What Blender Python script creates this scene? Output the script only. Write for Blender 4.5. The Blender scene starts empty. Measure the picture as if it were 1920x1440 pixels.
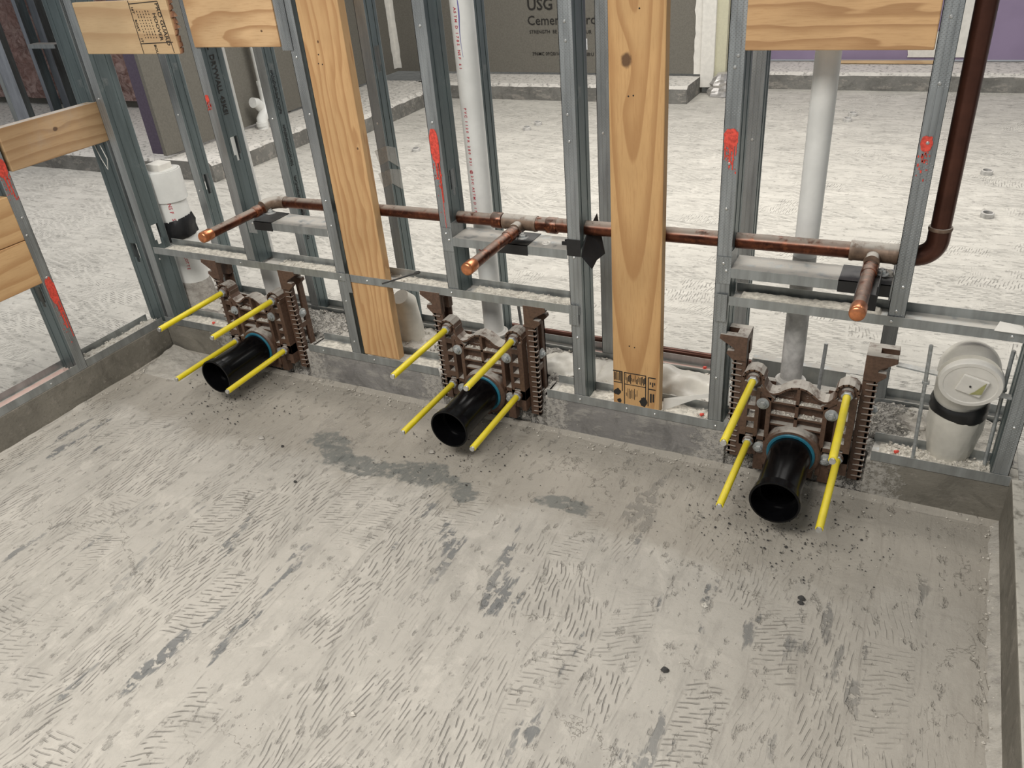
import bpy, bmesh, math, random
from mathutils import Vector, Matrix, noise
random.seed(7)
sc = bpy.context.scene
COL = sc.collection
# ------------------------------------------------------------------ camera
cam = bpy.data.cameras.new('camera'); co = bpy.data.objects.new('camera', cam); COL.objects.link(co)
cam.sensor_width = 36.0; cam.lens = 36.0 * 1511.0 / 1920.0; cam.clip_start = 0.02; cam.clip_end = 60
def Rm(rx, rz, ry):
    cx, sx, cz, sz, cy, sy = math.cos(rx), math.sin(rx), math.cos(rz), math.sin(rz), math.cos(ry), math.sin(ry)
    Y = Matrix(((cz, -sz, 0), (sz, cz, 0), (0, 0, 1))); P = Matrix(((1, 0, 0), (0, cx, -sx), (0, sx, cx)))
    Q = Matrix(((cy, 0, sy), (0, 1, 0), (-sy, 0, cy)))
    return Y @ P @ Q
r3 = Rm(-0.5419, 0.5087, 0.0916)
X, Yf, Z = r3.col[0], r3.col[1], r3.col[2]
m4 = Matrix(((X[0], Z[0], -Yf[0], 0.7555), (X[1], Z[1], -Yf[1], -1.9879), (X[2], Z[2], -Yf[2], 1.5171), (0, 0, 0, 1)))
co.matrix_world = m4
sc.camera = co
# ------------------------------------------------------------------ light
vs = sc.view_settings
vs.view_transform = 'Standard'; vs.look = 'None'; vs.exposure = 0.0; vs.gamma = 1.0
try: vs.use_curve_mapping = False
except Exception: pass
w = bpy.data.worlds.new('world'); sc.world = w; w.use_nodes = True
w.node_tree.nodes['Background'].inputs[0].default_value = (0.93, 0.97, 1.0, 1)
w.node_tree.nodes['Background'].inputs[1].default_value = 0.30
def area(name, loc, sx, sy, power, col=(1, 0.96, 0.9)):
    l = bpy.data.lights.new(name, 'AREA'); l.shape = 'RECTANGLE'; l.size = sx; l.size_y = sy; l.energy = power; l.color = col
    o = bpy.data.objects.new(name, l); COL.objects.link(o); o.location = loc
    return o
area('ceiling_panel_light', (-1.2, 2.4, 3.0), 3.2, 1.4, 104)
area('ceiling_panel_light', (1.2, 2.4, 3.0), 2.2, 1.4, 60)
area('ceiling_panel_light', (-4.6, 1.2, 3.0), 1.2, 1.2, 42, (0.99, 0.96, 0.95))
area('ceiling_panel_light', (-.5, -2.3, 2.9), 1.8, 1.2, 112)

# ------------------------------------------------------------------ material helpers
class N:
    def __init__(s, name):
        s.m = bpy.data.materials.new(name); s.m.use_nodes = True; s.t = s.m.node_tree
        s.b = s.t.nodes['Principled BSDF']; s._tc = None
    def n(s, typ, **kw):
        nd = s.t.nodes.new(typ)
        for k, v in kw.items(): setattr(nd, k, v)
        return nd
    def lk(s, a, b): s.t.links.new(a, b)
    def put(s, inp, v):
        if isinstance(v, bpy.types.NodeSocket): s.lk(v, inp)
        elif v is not None: inp.default_value = v
    def obj(s):
        if not s._tc: s._tc = s.n('ShaderNodeTexCoord')
        return s._tc.outputs['Object']
    def mapp(s, vec, scale=(1, 1, 1), loc=(0, 0, 0), rot=(0, 0, 0)):
        nd = s.n('ShaderNodeMapping'); s.lk(vec, nd.inputs['Vector'])
        nd.inputs['Scale'].default_value = scale; nd.inputs['Location'].default_value = loc; nd.inputs['Rotation'].default_value = rot
        return nd.outputs[0]
    def noise(s, vec, scale=5, detail=4, rough=.55, dist=0, out='Fac'):
        nd = s.n('ShaderNodeTexNoise'); s.lk(vec, nd.inputs['Vector']); nd.inputs['Scale'].default_value = scale
        nd.inputs['Detail'].default_value = detail; nd.inputs['Roughness'].default_value = rough; nd.inputs['Distortion'].default_value = dist
        return nd.outputs[out]
    def math(s, op, a, b=None, c=None, clamp=False):
        nd = s.n('ShaderNodeMath', operation=op); nd.use_clamp = clamp
        s.put(nd.inputs[0], a); s.put(nd.inputs[1], b); s.put(nd.inputs[2], c)
        return nd.outputs[0]
    def ramp(s, fac, a, b, va=0.0, vb=1.0):
        nd = s.n('ShaderNodeMapRange'); nd.interpolation_type = 'SMOOTHSTEP'
        s.put(nd.inputs[0], fac); nd.inputs[1].default_value = a; nd.inputs[2].default_value = b
        nd.inputs[3].default_value = va; nd.inputs[4].default_value = vb
        return nd.outputs[0]
    def mix(s, fac, a, b, typ='MIX'):
        nd = s.n('ShaderNodeMix', data_type='RGBA', blend_type=typ)
        s.put(nd.inputs[0], fac)
        s.put(nd.inputs[6], a if isinstance(a, bpy.types.NodeSocket) else (*a, 1)); s.put(nd.inputs[7], b if isinstance(b, bpy.types.NodeSocket) else (*b, 1))
        return nd.outputs[2]
    def sep(s, vec):
        nd = s.n('ShaderNodeSeparateXYZ'); s.lk(vec, nd.inputs[0]); return nd.outputs
    def comb(s, x, y, z):
        nd = s.n('ShaderNodeCombineXYZ'); s.put(nd.inputs[0], x); s.put(nd.inputs[1], y); s.put(nd.inputs[2], z); return nd.outputs[0]
    def bump(s, h, strength=.3, dist=.01, nrm=None):
        nd = s.n('ShaderNodeBump'); s.lk(h, nd.inputs['Height']); nd.inputs['Strength'].default_value = strength
        nd.inputs['Distance'].default_value = dist
        if nrm is not None: s.lk(nrm, nd.inputs['Normal'])
        return nd.outputs[0]
    def up(s):
        g = s.n('ShaderNodeNewGeometry'); return s.sep(g.outputs['Normal'])[2]
    def dust(s, colr, amount=.8, lo=.5, hi=.85, c=(0.50, 0.47, 0.42), sc_=30):
        """settled dust on faces that look upward"""
        u = s.up(); g = s.n('ShaderNodeNewGeometry')
        nz = s.noise(g.outputs['Position'], sc_, 5, .65)
        f = s.math('MULTIPLY', s.ramp(u, lo, hi), s.ramp(nz, .28, .52), clamp=True)
        f = s.math('MULTIPLY', f, amount)
        return s.mix(f, colr, c), f
    def fin(s, base=None, rough=None, metal=None, normal=None, spec=None):
        s.put(s.b.inputs['Base Color'], base if isinstance(base, bpy.types.NodeSocket) or base is None else (*base, 1))
        s.put(s.b.inputs['Roughness'], rough); s.put(s.b.inputs['Metallic'], metal)
        if normal is not None: s.lk(normal, s.b.inputs['Normal'])
        if spec is not None: s.b.inputs['Specular IOR Level'].default_value = spec
        return s.m

def plain(name, col, rough=.6, metal=0, dusty=0, bump=0, bs=60, var=.12, spec=None):
    k = N(name); p = k.obj(); nz = k.noise(p, bs, 4, .6)
    dk = tuple(c * (1 - var) for c in col); lt = tuple(min(1, c * (1 + var)) for c in col)
    c = k.mix(k.ramp(nz, .3, .7), dk, lt)
    r = rough; mt = metal
    if dusty:
        c, f = k.dust(c, dusty)
        r = k.math('ADD', k.math('MULTIPLY', f, .9 - rough), rough)
        mt = k.math('MULTIPLY', k.math('SUBTRACT', 1.0, f), metal)
    nm = k.bump(nz, bump, .003) if bump else None
    return k.fin(c, r, mt, nm, spec)

def galv(name, col=(.36, .40, .41), dusty=.5, knurl=True):
    k = N(name); p = k.obj()
    n1 = k.noise(k.mapp(p, (1, 1, .12)), 26, 5, .6); n2 = k.noise(p, 140, 2, .5)
    f = k.ramp(n1, .3, .72)
    c = k.mix(f, tuple(x * .78 for x in col), tuple(min(1, x * 1.16) for x in col))
    c = k.mix(k.ramp(k.noise(p, 9, 6, .7), .58, .75, 0, .35), c, (.55, .55, .52))
    c, fd = k.dust(c, dusty, .45, .85)
    rough = k.math('ADD', k.math('MULTIPLY', f, .16), .36)
    rough = k.math('ADD', rough, k.math('MULTIPLY', fd, .4))
    mt = k.math('MULTIPLY', k.math('SUBTRACT', 1.0, fd), .72)
    h = k.math('MULTIPLY', n2, .25)
    if knurl:
        x, y, z = k.sep(p)
        wx = k.math('SINE', k.math('MULTIPLY', x, 2 * math.pi / .0085)); wz = k.math('SINE', k.math('MULTIPLY', z, 2 * math.pi / .008))
        d = k.ramp(k.math('MULTIPLY', wx, wz), .55, .9)
        patch = k.ramp(k.noise(k.mapp(p, (.01, .01, 1)), 3.0, 1), .42, .5)
        h = k.math('ADD', h, k.math('MULTIPLY', k.math('MULTIPLY', d, patch), .8))
        gx = k.math('SINE', k.math('MULTIPLY', k.math('ADD', x, y), 2 * math.pi / .013))
        h = k.math('ADD', h, k.math('MULTIPLY', k.ramp(gx, .75, .95), .9))
    nm = k.bump(h, .6, .0022)
    return k.fin(c, rough, mt, nm)

def wood(name, along='z', light=(.66, .42, .20), dark=(.42, .20, .075), centre=(.07, 0, .9), squash=.05, freq=26, swirl=.03, knots=(), dusty=0, grey=0):
    k = N(name); p = k.obj(); x, y, z = k.sep(p)
    if along == 'z': a, b = z, x; ca, cb = centre[2], centre[0]
    elif along == 'x': a, b = x, z; ca, cb = centre[0], centre[2]
    else: a, b = y, z; ca, cb = centre[1], centre[2]
    sc3 = {'z': (1, 1, .16), 'x': (.16, 1, 1), 'y': (1, .16, 1)}[along]
    w1 = k.math('SUBTRACT', k.noise(k.mapp(p, sc3), 9, 3, .5), .5)
    da = k.math('MULTIPLY', k.math('SUBTRACT', a, ca), squash)
    db = k.math('ADD', k.math('SUBTRACT', b, cb), k.math('MULTIPLY', w1, swirl * 2))
    r = k.math('SQRT', k.math('ADD', k.math('MULTIPLY', da, da), k.math('MULTIPLY', db, db)))
    for (ka, kb, kr) in knots:
        ea = k.math('MULTIPLY', k.math('SUBTRACT', a, ka), .35); eb = k.math('SUBTRACT', b, kb)
        d = k.math('SQRT', k.math('ADD', k.math('MULTIPLY', ea, ea), k.math('MULTIPLY', eb, eb)))
        r = k.math('ADD', r, k.ramp(d, 0, kr * 3.0, kr * 1.2, 0))
    fr = k.math('FRACT', k.math('MULTIPLY', r, freq))
    ring = k.math('MULTIPLY', k.ramp(fr, .35, .9), k.ramp(fr, .93, 1.0, 1, 0))
    fine = k.noise(k.mapp(p, tuple(.08 if v < 1 else 1.0 for v in sc3)), 260, 3, .6)
    tone = k.noise(p, 3.5, 3, .5)
    lite = k.mix(k.ramp(tone, .3, .7), tuple(c * .88 for c in light), tuple(min(1, c * 1.1) for c in light))
    c = k.mix(k.math('MULTIPLY', ring, .62), lite, dark)
    c = k.mix(k.ramp(fine, .45, .75, 0, .30), c, dark)
    for (ka, kb, kr) in knots:
        ea = k.math('SUBTRACT', a, ka); eb = k.math('SUBTRACT', b, kb)
        d = k.math('SQRT', k.math('ADD', k.math('MULTIPLY', k.math('MULTIPLY', ea, ea), .6), k.math('MULTIPLY', eb, eb)))
        d = k.math('ADD', d, k.math('MULTIPLY', k.math('SUBTRACT', k.noise(p, 80), .5), kr * .5))
        c = k.mix(k.ramp(d, kr * .55, kr, .85, 0), c, (.06, .025, .012))
    if grey: c = k.mix(k.ramp(k.noise(p, 6, 5, .7), .5, .8, 0, grey), c, (.42, .38, .33))
    if dusty: c, _ = k.dust(c, dusty)
    nm = k.bump(k.math('ADD', fine, k.math('MULTIPLY', ring, .4)), .18, .002)
    return k.fin(c, .55, 0, nm)

def ridged_floor(name, light, dark, across=False, seed=0.0, amp=1.0, patchk=1.0):
    """old thin-set bed: bands of trowel notches, scraped patches, chips and dust"""
    k = N(name); p0 = k.obj(); x0, y0, z0 = k.sep(p0)
    if across: u0, v0 = y0, x0
    else: u0, v0 = x0, y0
    wv = k.noise(p0, 2.2, 3, .5, 0, 'Color'); wr, wg, wb = k.sep(wv)
    u = k.math('ADD', k.math('ADD', u0, seed), k.math('MULTIPLY', k.math('SUBTRACT', wr, .5), .10))
    v = k.math('ADD', v0, k.math('MULTIPLY', k.math('SUBTRACT', wg, .5), .14))
    cu = k.math('FLOOR', k.math('DIVIDE', u, .115))
    fu = k.math('FRACT', k.math('DIVIDE', u, .115))
    rnd = k.n('ShaderNodeTexWhiteNoise', noise_dimensions='1D'); k.lk(cu, rnd.inputs['W'])
    vs_ = k.math('ADD', k.math('DIVIDE', v, .26), k.math('MULTIPLY', rnd.outputs[0], 7.0))
    cv = k.math('FLOOR', vs_); fv = k.math('FRACT', vs_)
    r2 = k.n('ShaderNodeTexWhiteNoise', noise_dimensions='3D'); k.lk(k.comb(cu, cv, 3.7), r2.inputs['Vector'])
    ra, rb, rc = k.sep(r2.outputs['Color'])
    ang = k.math('MULTIPLY', k.math('SUBTRACT', ra, .5), .5)
    # most patches notch along the band, some straight across it
    isx = k.math('GREATER_THAN', rb, .80)
    ang = k.math('ADD', ang, k.math('MULTIPLY', isx, 1.35))
    gu = k.math('SUBTRACT', k.math('MULTIPLY', u, k.math('COSINE', ang)), k.math('MULTIPLY', v, k.math('SINE', ang)))
    gv = k.math('ADD', k.math('MULTIPLY', u, k.math('SINE', ang)), k.math('MULTIPLY', v, k.math('COSINE', ang)))
    wob = k.math('MULTIPLY', k.noise(p0, 14, 2), .012)
    gr = k.math('SINE', k.math('MULTIPLY', k.math('ADD', gu, wob), 2 * math.pi / .0118))
    groove = k.ramp(gr, .55, 1.0)
    # tooth breaks along each groove
    br = k.math('SINE', k.math('ADD', k.math('MULTIPLY', gv, 2 * math.pi / .085), k.math('MULTIPLY', k.math('FLOOR', k.math('DIVIDE', gu, .0118)), 1.9)))
    groove = k.math('MULTIPLY', groove, k.ramp(br, -.75, -.1))
    mask = k.ramp(k.noise(p0, 3.1, 4, .6), .38, .56)
    if not across: mask = k.math('MULTIPLY', mask, k.math('MULTIPLY', k.ramp(y0, -.62, -.30, 1, .12), k.ramp(x0, .45, .95, 1, .35)))
    mask = k.math('MULTIPLY', mask, k.ramp(k.noise(p0, 24, 3, .6), .34, .50, .25, 1))
    mask = k.math('MULTIPLY', mask, k.ramp(rc, .12, .3))
    edge = k.math('MULTIPLY', k.ramp(fu, .02, .12), k.ramp(fu, .88, .98, 1, 0))
    edge = k.math('MULTIPLY', edge, k.math('MULTIPLY', k.ramp(fv, .0, .06), k.ramp(fv, .94, 1.0, 1, 0)))
    gm = k.math('MULTIPLY', groove, k.math('MULTIPLY', mask, edge))
    big = k.noise(p0, 1.6, 5, .6); med = k.noise(p0, 11, 6, .65); fine = k.noise(p0, 90, 5, .7)
    c = k.mix(k.ramp(big, .32, .68), tuple(a * .90 for a in light), light)
    c = k.mix(k.ramp(med, .45, .75, 0, .5), c, tuple(a * .72 for a in light))
    c = k.mix(k.ramp(k.noise(p0, 5.5, 6, .7, 1.2), .54, .62, 0, .35), c, tuple(min(1, a * 1.22) for a in light))
    strk = k.noise(k.mapp(p0, (1, .22, 1) if not across else (.22, 1, 1)), 16, 6, .7)
    c = k.mix(k.ramp(strk, .50, .64, 0, .45 if not across else .62), c, tuple(a * .66 for a in light))
    pit = k.noise(k.mapp(p0, (1, .5, 1) if not across else (.5, 1, 1)), 38, 4, .65)
    c = k.mix(k.math('MULTIPLY', k.ramp(pit, .60, .68), .5), c, tuple(a * .52 for a in light))
    c = k.mix(k.ramp(fine, .52, .8, 0, .35), c, tuple(a * .70 for a in light))
    jn = k.math('MULTIPLY', k.math('SUBTRACT', 1.0, k.ramp(fu, .0, .07)), k.ramp(k.noise(p0, 7, 5, .7), .42, .58))
    c = k.mix(k.math('MULTIPLY', jn, .55 if not across else .8), c, tuple(a * .48 for a in light))
    c = k.mix(k.math('MULTIPLY', gm, .60 * amp), c, tuple(a * .42 for a in light))  # groove shade put into the colour, since soft overhead light barely shows the bump
    # bare slab showing through as long blotches between bands
    st = (1, .24, 1) if not across else (.24, 1, 1)
    bl = k.noise(k.mapp(p0, st, (seed + 3.1, 0, 0)), 9.5, 5, .62)
    brk = k.noise(p0, 46, 3, .6)
    blm = k.math('MULTIPLY', k.ramp(bl, .59, .63), k.ramp(brk, .40, .50))
    bandm = k.ramp(k.noise(p0, 1.1, 2), .40, .52)
    blm = k.math('MULTIPLY', k.math('MULTIPLY', blm, bandm), .85 * patchk)
    c = k.mix(blm, c, dark)
    vor = k.n('ShaderNodeTexVoronoi'); vor.inputs['Scale'].default_value = 55; k.lk(p0, vor.inputs['Vector'])
    spk = k.math('MULTIPLY', k.ramp(vor.outputs['Distance'], .06, .12, 1, 0), k.ramp(k.noise(p0, 5, 2), .5, .62))
    c = k.mix(k.math('MULTIPLY', spk, .6), c, tuple(a * .45 for a in dark))
    h = k.math('ADD', k.math('MULTIPLY', gm, -1.0), k.math('MULTIPLY', med, 1.1))
    h = k.math('ADD', h, k.math('MULTIPLY', fine, .35)); h = k.math('ADD', h, k.math('MULTIPLY', blm, -.5))
    h = k.math('ADD', h, k.math('MULTIPLY', edge, .18)); h = k.math('ADD', h, k.math('MULTIPLY', k.ramp(pit, .58, .70), -.8)); h = k.math('ADD', h, k.math('MULTIPLY', strk, -.6))
    nm = k.bump(h, .8 * amp, .006)
    return k, c, nm

# floors
k, c, nm = ridged_floor('thinset_floor_near', (.485, .455, .405), (.15, .155, .155))
# bare smooth patch chain and dark bare slab spots near the second drain
x, y, z = k.sep(k.obj())
def blob(k, cx, cy, rx, ry, seed, soft=.35, ns=9):
    x, y, z = k.sep(k.obj())
    a = k.math('DIVIDE', k.math('SUBTRACT', x, cx), rx); b = k.math('DIVIDE', k.math('SUBTRACT', y, cy), ry)
    d = k.math('SQRT', k.math('ADD', k.math('MULTIPLY', a, a), k.math('MULTIPLY', b, b)))
    d = k.math('ADD', d, k.math('MULTIPLY', k.math('SUBTRACT', k.noise(k.mapp(k.obj(), (1, 1, 1), (seed, 0, 0)), ns, 5, .6), .5), 1.9))
    return k.ramp(d, 1 - soft, 1.0, 1, 0)
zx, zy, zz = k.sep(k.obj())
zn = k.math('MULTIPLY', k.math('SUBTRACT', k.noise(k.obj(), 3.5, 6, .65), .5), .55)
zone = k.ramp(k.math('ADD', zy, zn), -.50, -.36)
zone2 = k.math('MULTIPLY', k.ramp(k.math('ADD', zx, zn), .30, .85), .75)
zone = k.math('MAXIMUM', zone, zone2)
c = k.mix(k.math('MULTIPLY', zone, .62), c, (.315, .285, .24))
for i, (bx_, by_, rx_, ry_) in enumerate([(-.90, -.315, .075, .045), (-.83, -.375, .07, .05), (-.69, -.395, .13, .045), (-.50, -.36, .12, .06), (-.33, -.40, .05, .04), (-.02, -.34, .09, .03)]):
    c = k.mix(k.math('MULTIPLY', k.math('MULTIPLY', blob(k, bx_, by_, rx_ * 1.1, ry_ * 1.15, i * 2.3, .3, 24), k.ramp(k.noise(k.obj(), 42, 5, .7), .34, .50, .35, 1)), .85), c, (.165, .17, .158))
vo = k.n('ShaderNodeTexVoronoi', feature='DISTANCE_TO_EDGE'); vo.inputs['Scale'].default_value = 3.2
dn = k.n('ShaderNodeVectorMath', operation='ADD'); k.lk(k.obj(), dn.inputs[0])
ds = k.n('ShaderNodeVectorMath', operation='SCALE'); k.lk(k.noise(k.obj(), 7, 5, .7, 0, 'Color'), ds.inputs[0]); ds.inputs['Scale'].default_value = .22
k.lk(ds.outputs[0], dn.inputs[1]); k.lk(dn.outputs[0], vo.inputs['Vector'])
crk = k.math('MULTIPLY', k.ramp(vo.outputs['Distance'], .002, .009, 1, 0), k.ramp(k.noise(k.obj(), 2.6, 3), .52, .60))
c = k.mix(k.math('MULTIPLY', crk, .6), c, (.13, .12, .10))
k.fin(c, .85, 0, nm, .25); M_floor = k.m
k, c, nm = ridged_floor('thinset_floor_far', (.60, .575, .52), (.36, .34, .31), across=True, seed=1.7, amp=1.0, patchk=.45)
M_floor_far = k.fin(c, .85, 0, nm, .25)

def concrete(name, col=(.23, .22, .21), patch=(.42, .40, .36), lo=.5, hi=.62, dusty=.8, bs=1.0, dc=(.52, .49, .43)):
    k = N(name); p = k.obj()
    a = k.noise(p, 4, 6, .65); b = k.noise(k.mapp(p, (.3, 1, 1)), 22, 6, .7); f = k.noise(p, 120, 4, .6)
    c = k.mix(k.ramp(a, .3, .7), tuple(v * .8 for v in col), tuple(v * 1.2 for v in col))
    c = k.mix(k.ramp(b, lo, hi, 0, .5), c, patch)
    c = k.mix(k.ramp(f, .55, .75, 0, .5), c, tuple(v * .5 for v in col))
    c = k.mix(k.ramp(k.noise(p, 9, 7, .75, .8), .5, .64, 0, .55), c, tuple(v * .55 for v in col))
    c = k.mix(k.ramp(k.noise(p, 45, 5, .7), .62, .70, 0, .6), c, patch)
    c, fd = k.dust(c, dusty, .3, .8, dc)
    xx, yy, zz = k.sep(p); dd = None
    for cxx in (-1.415, -.438, .543):
        q = k.math('ABSOLUTE', k.math('SUBTRACT', xx, cxx)); dd = q if dd is None else k.math('MINIMUM', dd, q)
    nn = k.noise(p, 26, 6, .75)
    spl = k.math('MULTIPLY', k.ramp(k.math('ADD', dd, k.math('MULTIPLY', k.math('SUBTRACT', nn, .5), .30)), .25, .29, 1, 0), k.ramp(k.noise(p, 70, 4, .7), .38, .52, .2, 1))
    spl = k.math('MULTIPLY', spl, k.ramp(yy, .5, .8, 1, 0))
    c = k.mix(k.math('MULTIPLY', spl, .8), c, (.46, .435, .395))
    h = k.math('ADD', k.math('MULTIPLY', b, 1), k.math('MULTIPLY', f, .3)); h = k.math('ADD', h, k.math('MULTIPLY', k.math('MULTIPLY', spl, nn), 2.0))
    return k.fin(c, .9, 0, k.bump(h, .5 * bs, .006), .2)
M_curb = concrete('curb_concrete', (.235, .225, .215))
M_curb_warm = concrete('curb_concrete_brown', (.20, .185, .155), (.33, .30, .26), .52, .7)
M_curb_far = concrete('curb_concrete_far', (.20, .195, .18), (.40, .37, .33), .52, .6, 1.0, 1.5, (.68, .65, .60))
M_rubble = concrete('broken_concrete', (.33, .305, .275), (.58, .55, .50), .42, .6, .5, 2.6)
M_dust = plain('dust_debris', (.50, .47, .41), .95, bump=.8, bs=70, var=.25, spec=.1)
M_chip = plain('plaster_chips', (.58, .545, .48), .9, bs=200, var=.3)
M_chipdark = plain('dark_chips', (.05, .048, .045), .8)
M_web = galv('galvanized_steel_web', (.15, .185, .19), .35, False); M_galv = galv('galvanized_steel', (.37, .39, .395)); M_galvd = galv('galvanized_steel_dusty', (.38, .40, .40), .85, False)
M_galvp = galv('galvanized_steel_far', (.32, .34, .38), .4)
M_screw = plain('screw_steel', (.62, .62, .60), .35, .8)
M_iron = plain('cast_iron_brown_paint', (.105, .060, .040), .45, .0, dusty=.85, bump=.35, bs=120, var=.2)
M_bolt = plain('zinc_bolt', (.42, .44, .44), .5, .5, dusty=.5, var=.2, bs=90)
M_yellow = plain('yellow_sleeve', (.86, .70, .02), .34, 0, dusty=.10, var=.06, bs=20)
M_black = plain('black_abs_pipe', (.003, .003, .0035), .22, 0, dusty=.0, var=.2, spec=.25)
M_blackin = plain('black_abs_inside', (.002, .002, .002), .6, 0, spec=.2)
M_blue = plain('blue_gasket', (.015, .14, .21), .5)
M_tape = plain('black_tape', (.012, .012, .013), .38, 0, dusty=.08)
M_pvc = plain('pvc_white', (.76, .76, .73), .38, 0, dusty=.35, bs=8, var=.08)
M_pvcold = plain('pvc_white_grubby', (.52, .51, .49), .5, 0, dusty=.7, bs=30, var=.22)
M_wrap = plain('clear_plastic_wrapped_pipe', (.60, .575, .51), .3, 0, dusty=.3, bs=14, var=.10, bump=.6)
M_clear = plain('clear_tape', (.55, .54, .50), .25); M_clear.node_tree.nodes['Principled BSDF'].inputs['Alpha'].default_value = .35
M_cap = plain('dusty_white_cap', (.74, .715, .66), .55, 0, dusty=.3, bs=22, var=.06)
M_red = plain('red_spray_paint', (.66, .075, .05), .6, 0, bs=120, var=.3)
M_ink = plain('black_ink', (.02, .018, .016), .8); M_inkred = plain('red_ink', (.50, .06, .08), .7); M_inkblue = plain('purple_primer', (.16, .15, .38), .6)
M_cement = plain('cement_board', (.165, .155, .132), .9, 0, bump=.2, bs=90, var=.10)
M_purple = plain('lavender_drywall', (.27, .215, .325), .85, 0, var=.04, bs=5)
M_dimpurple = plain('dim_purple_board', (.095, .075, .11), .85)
M_white = plain('joint_compound_white', (.74, .72, .67), .9, 0, bump=.3, bs=30, var=.06)
M_cream = plain('cream_wall', (.56, .54, .40), .8, 0, var=.04)
M_paper = plain('label_paper', (.75, .76, .76), .6)
M_foil = plain('crumpled_foil', (.55, .53, .51), .35, .6, dusty=.3)
M_redpink = plain('pink_sill_seal', (.66, .42, .36), .8, dusty=.35, bs=30)

def copper(name, bright=.5):
    k = N(name); p = k.obj(); a = k.noise(p, 14, 5, .6); b = k.noise(p, 60, 4, .6)
    c = k.mix(k.ramp(a, .3, .7), (.062, .022, .014), (.16, .055, .030))
    c = k.mix(k.ramp(b, .5, .7, 0, bright), c, (.46, .16, .075))
    c, f = k.dust(c, .9 - bright * .6, .35, .9, (.36, .32, .27))
    r = k.math('ADD', k.ramp(a, .3, .7, .26, .40), k.math('MULTIPLY', f, .5))
    return k.fin(c, r, k.math('MULTIPLY', k.math('SUBTRACT', 1., f), .85))
M_cu = copper('copper_tarnished', .25); M_cub = copper('copper_bright', .75)
M_cucap = plain('copper_cap', (.62, .24, .11), .28, .85, var=.25, bs=40)
M_cudark = plain('copper_brown_riser', (.085, .032, .02), .30, .55, var=.25, bs=10)
M_solder = plain('solder_flux_grey', (.17, .115, .08), .5, .3, dusty=.85, var=.3, bs=40)
def insul():
    k = N('pink_insulation'); p = k.obj(); a = k.noise(p, 10, 8, .7, 1.5); b = k.noise(p, 3, 3)
    c = k.mix(k.ramp(a, .35, .65), (.24, .13, .11), (.60, .43, .39))
    c = k.mix(k.ramp(b, .4, .6, 0, .5), c, (.38, .22, .19))
    return k.fin(c, 1., 0, k.bump(a, 1., .06))
M_ins = insul()

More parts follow.
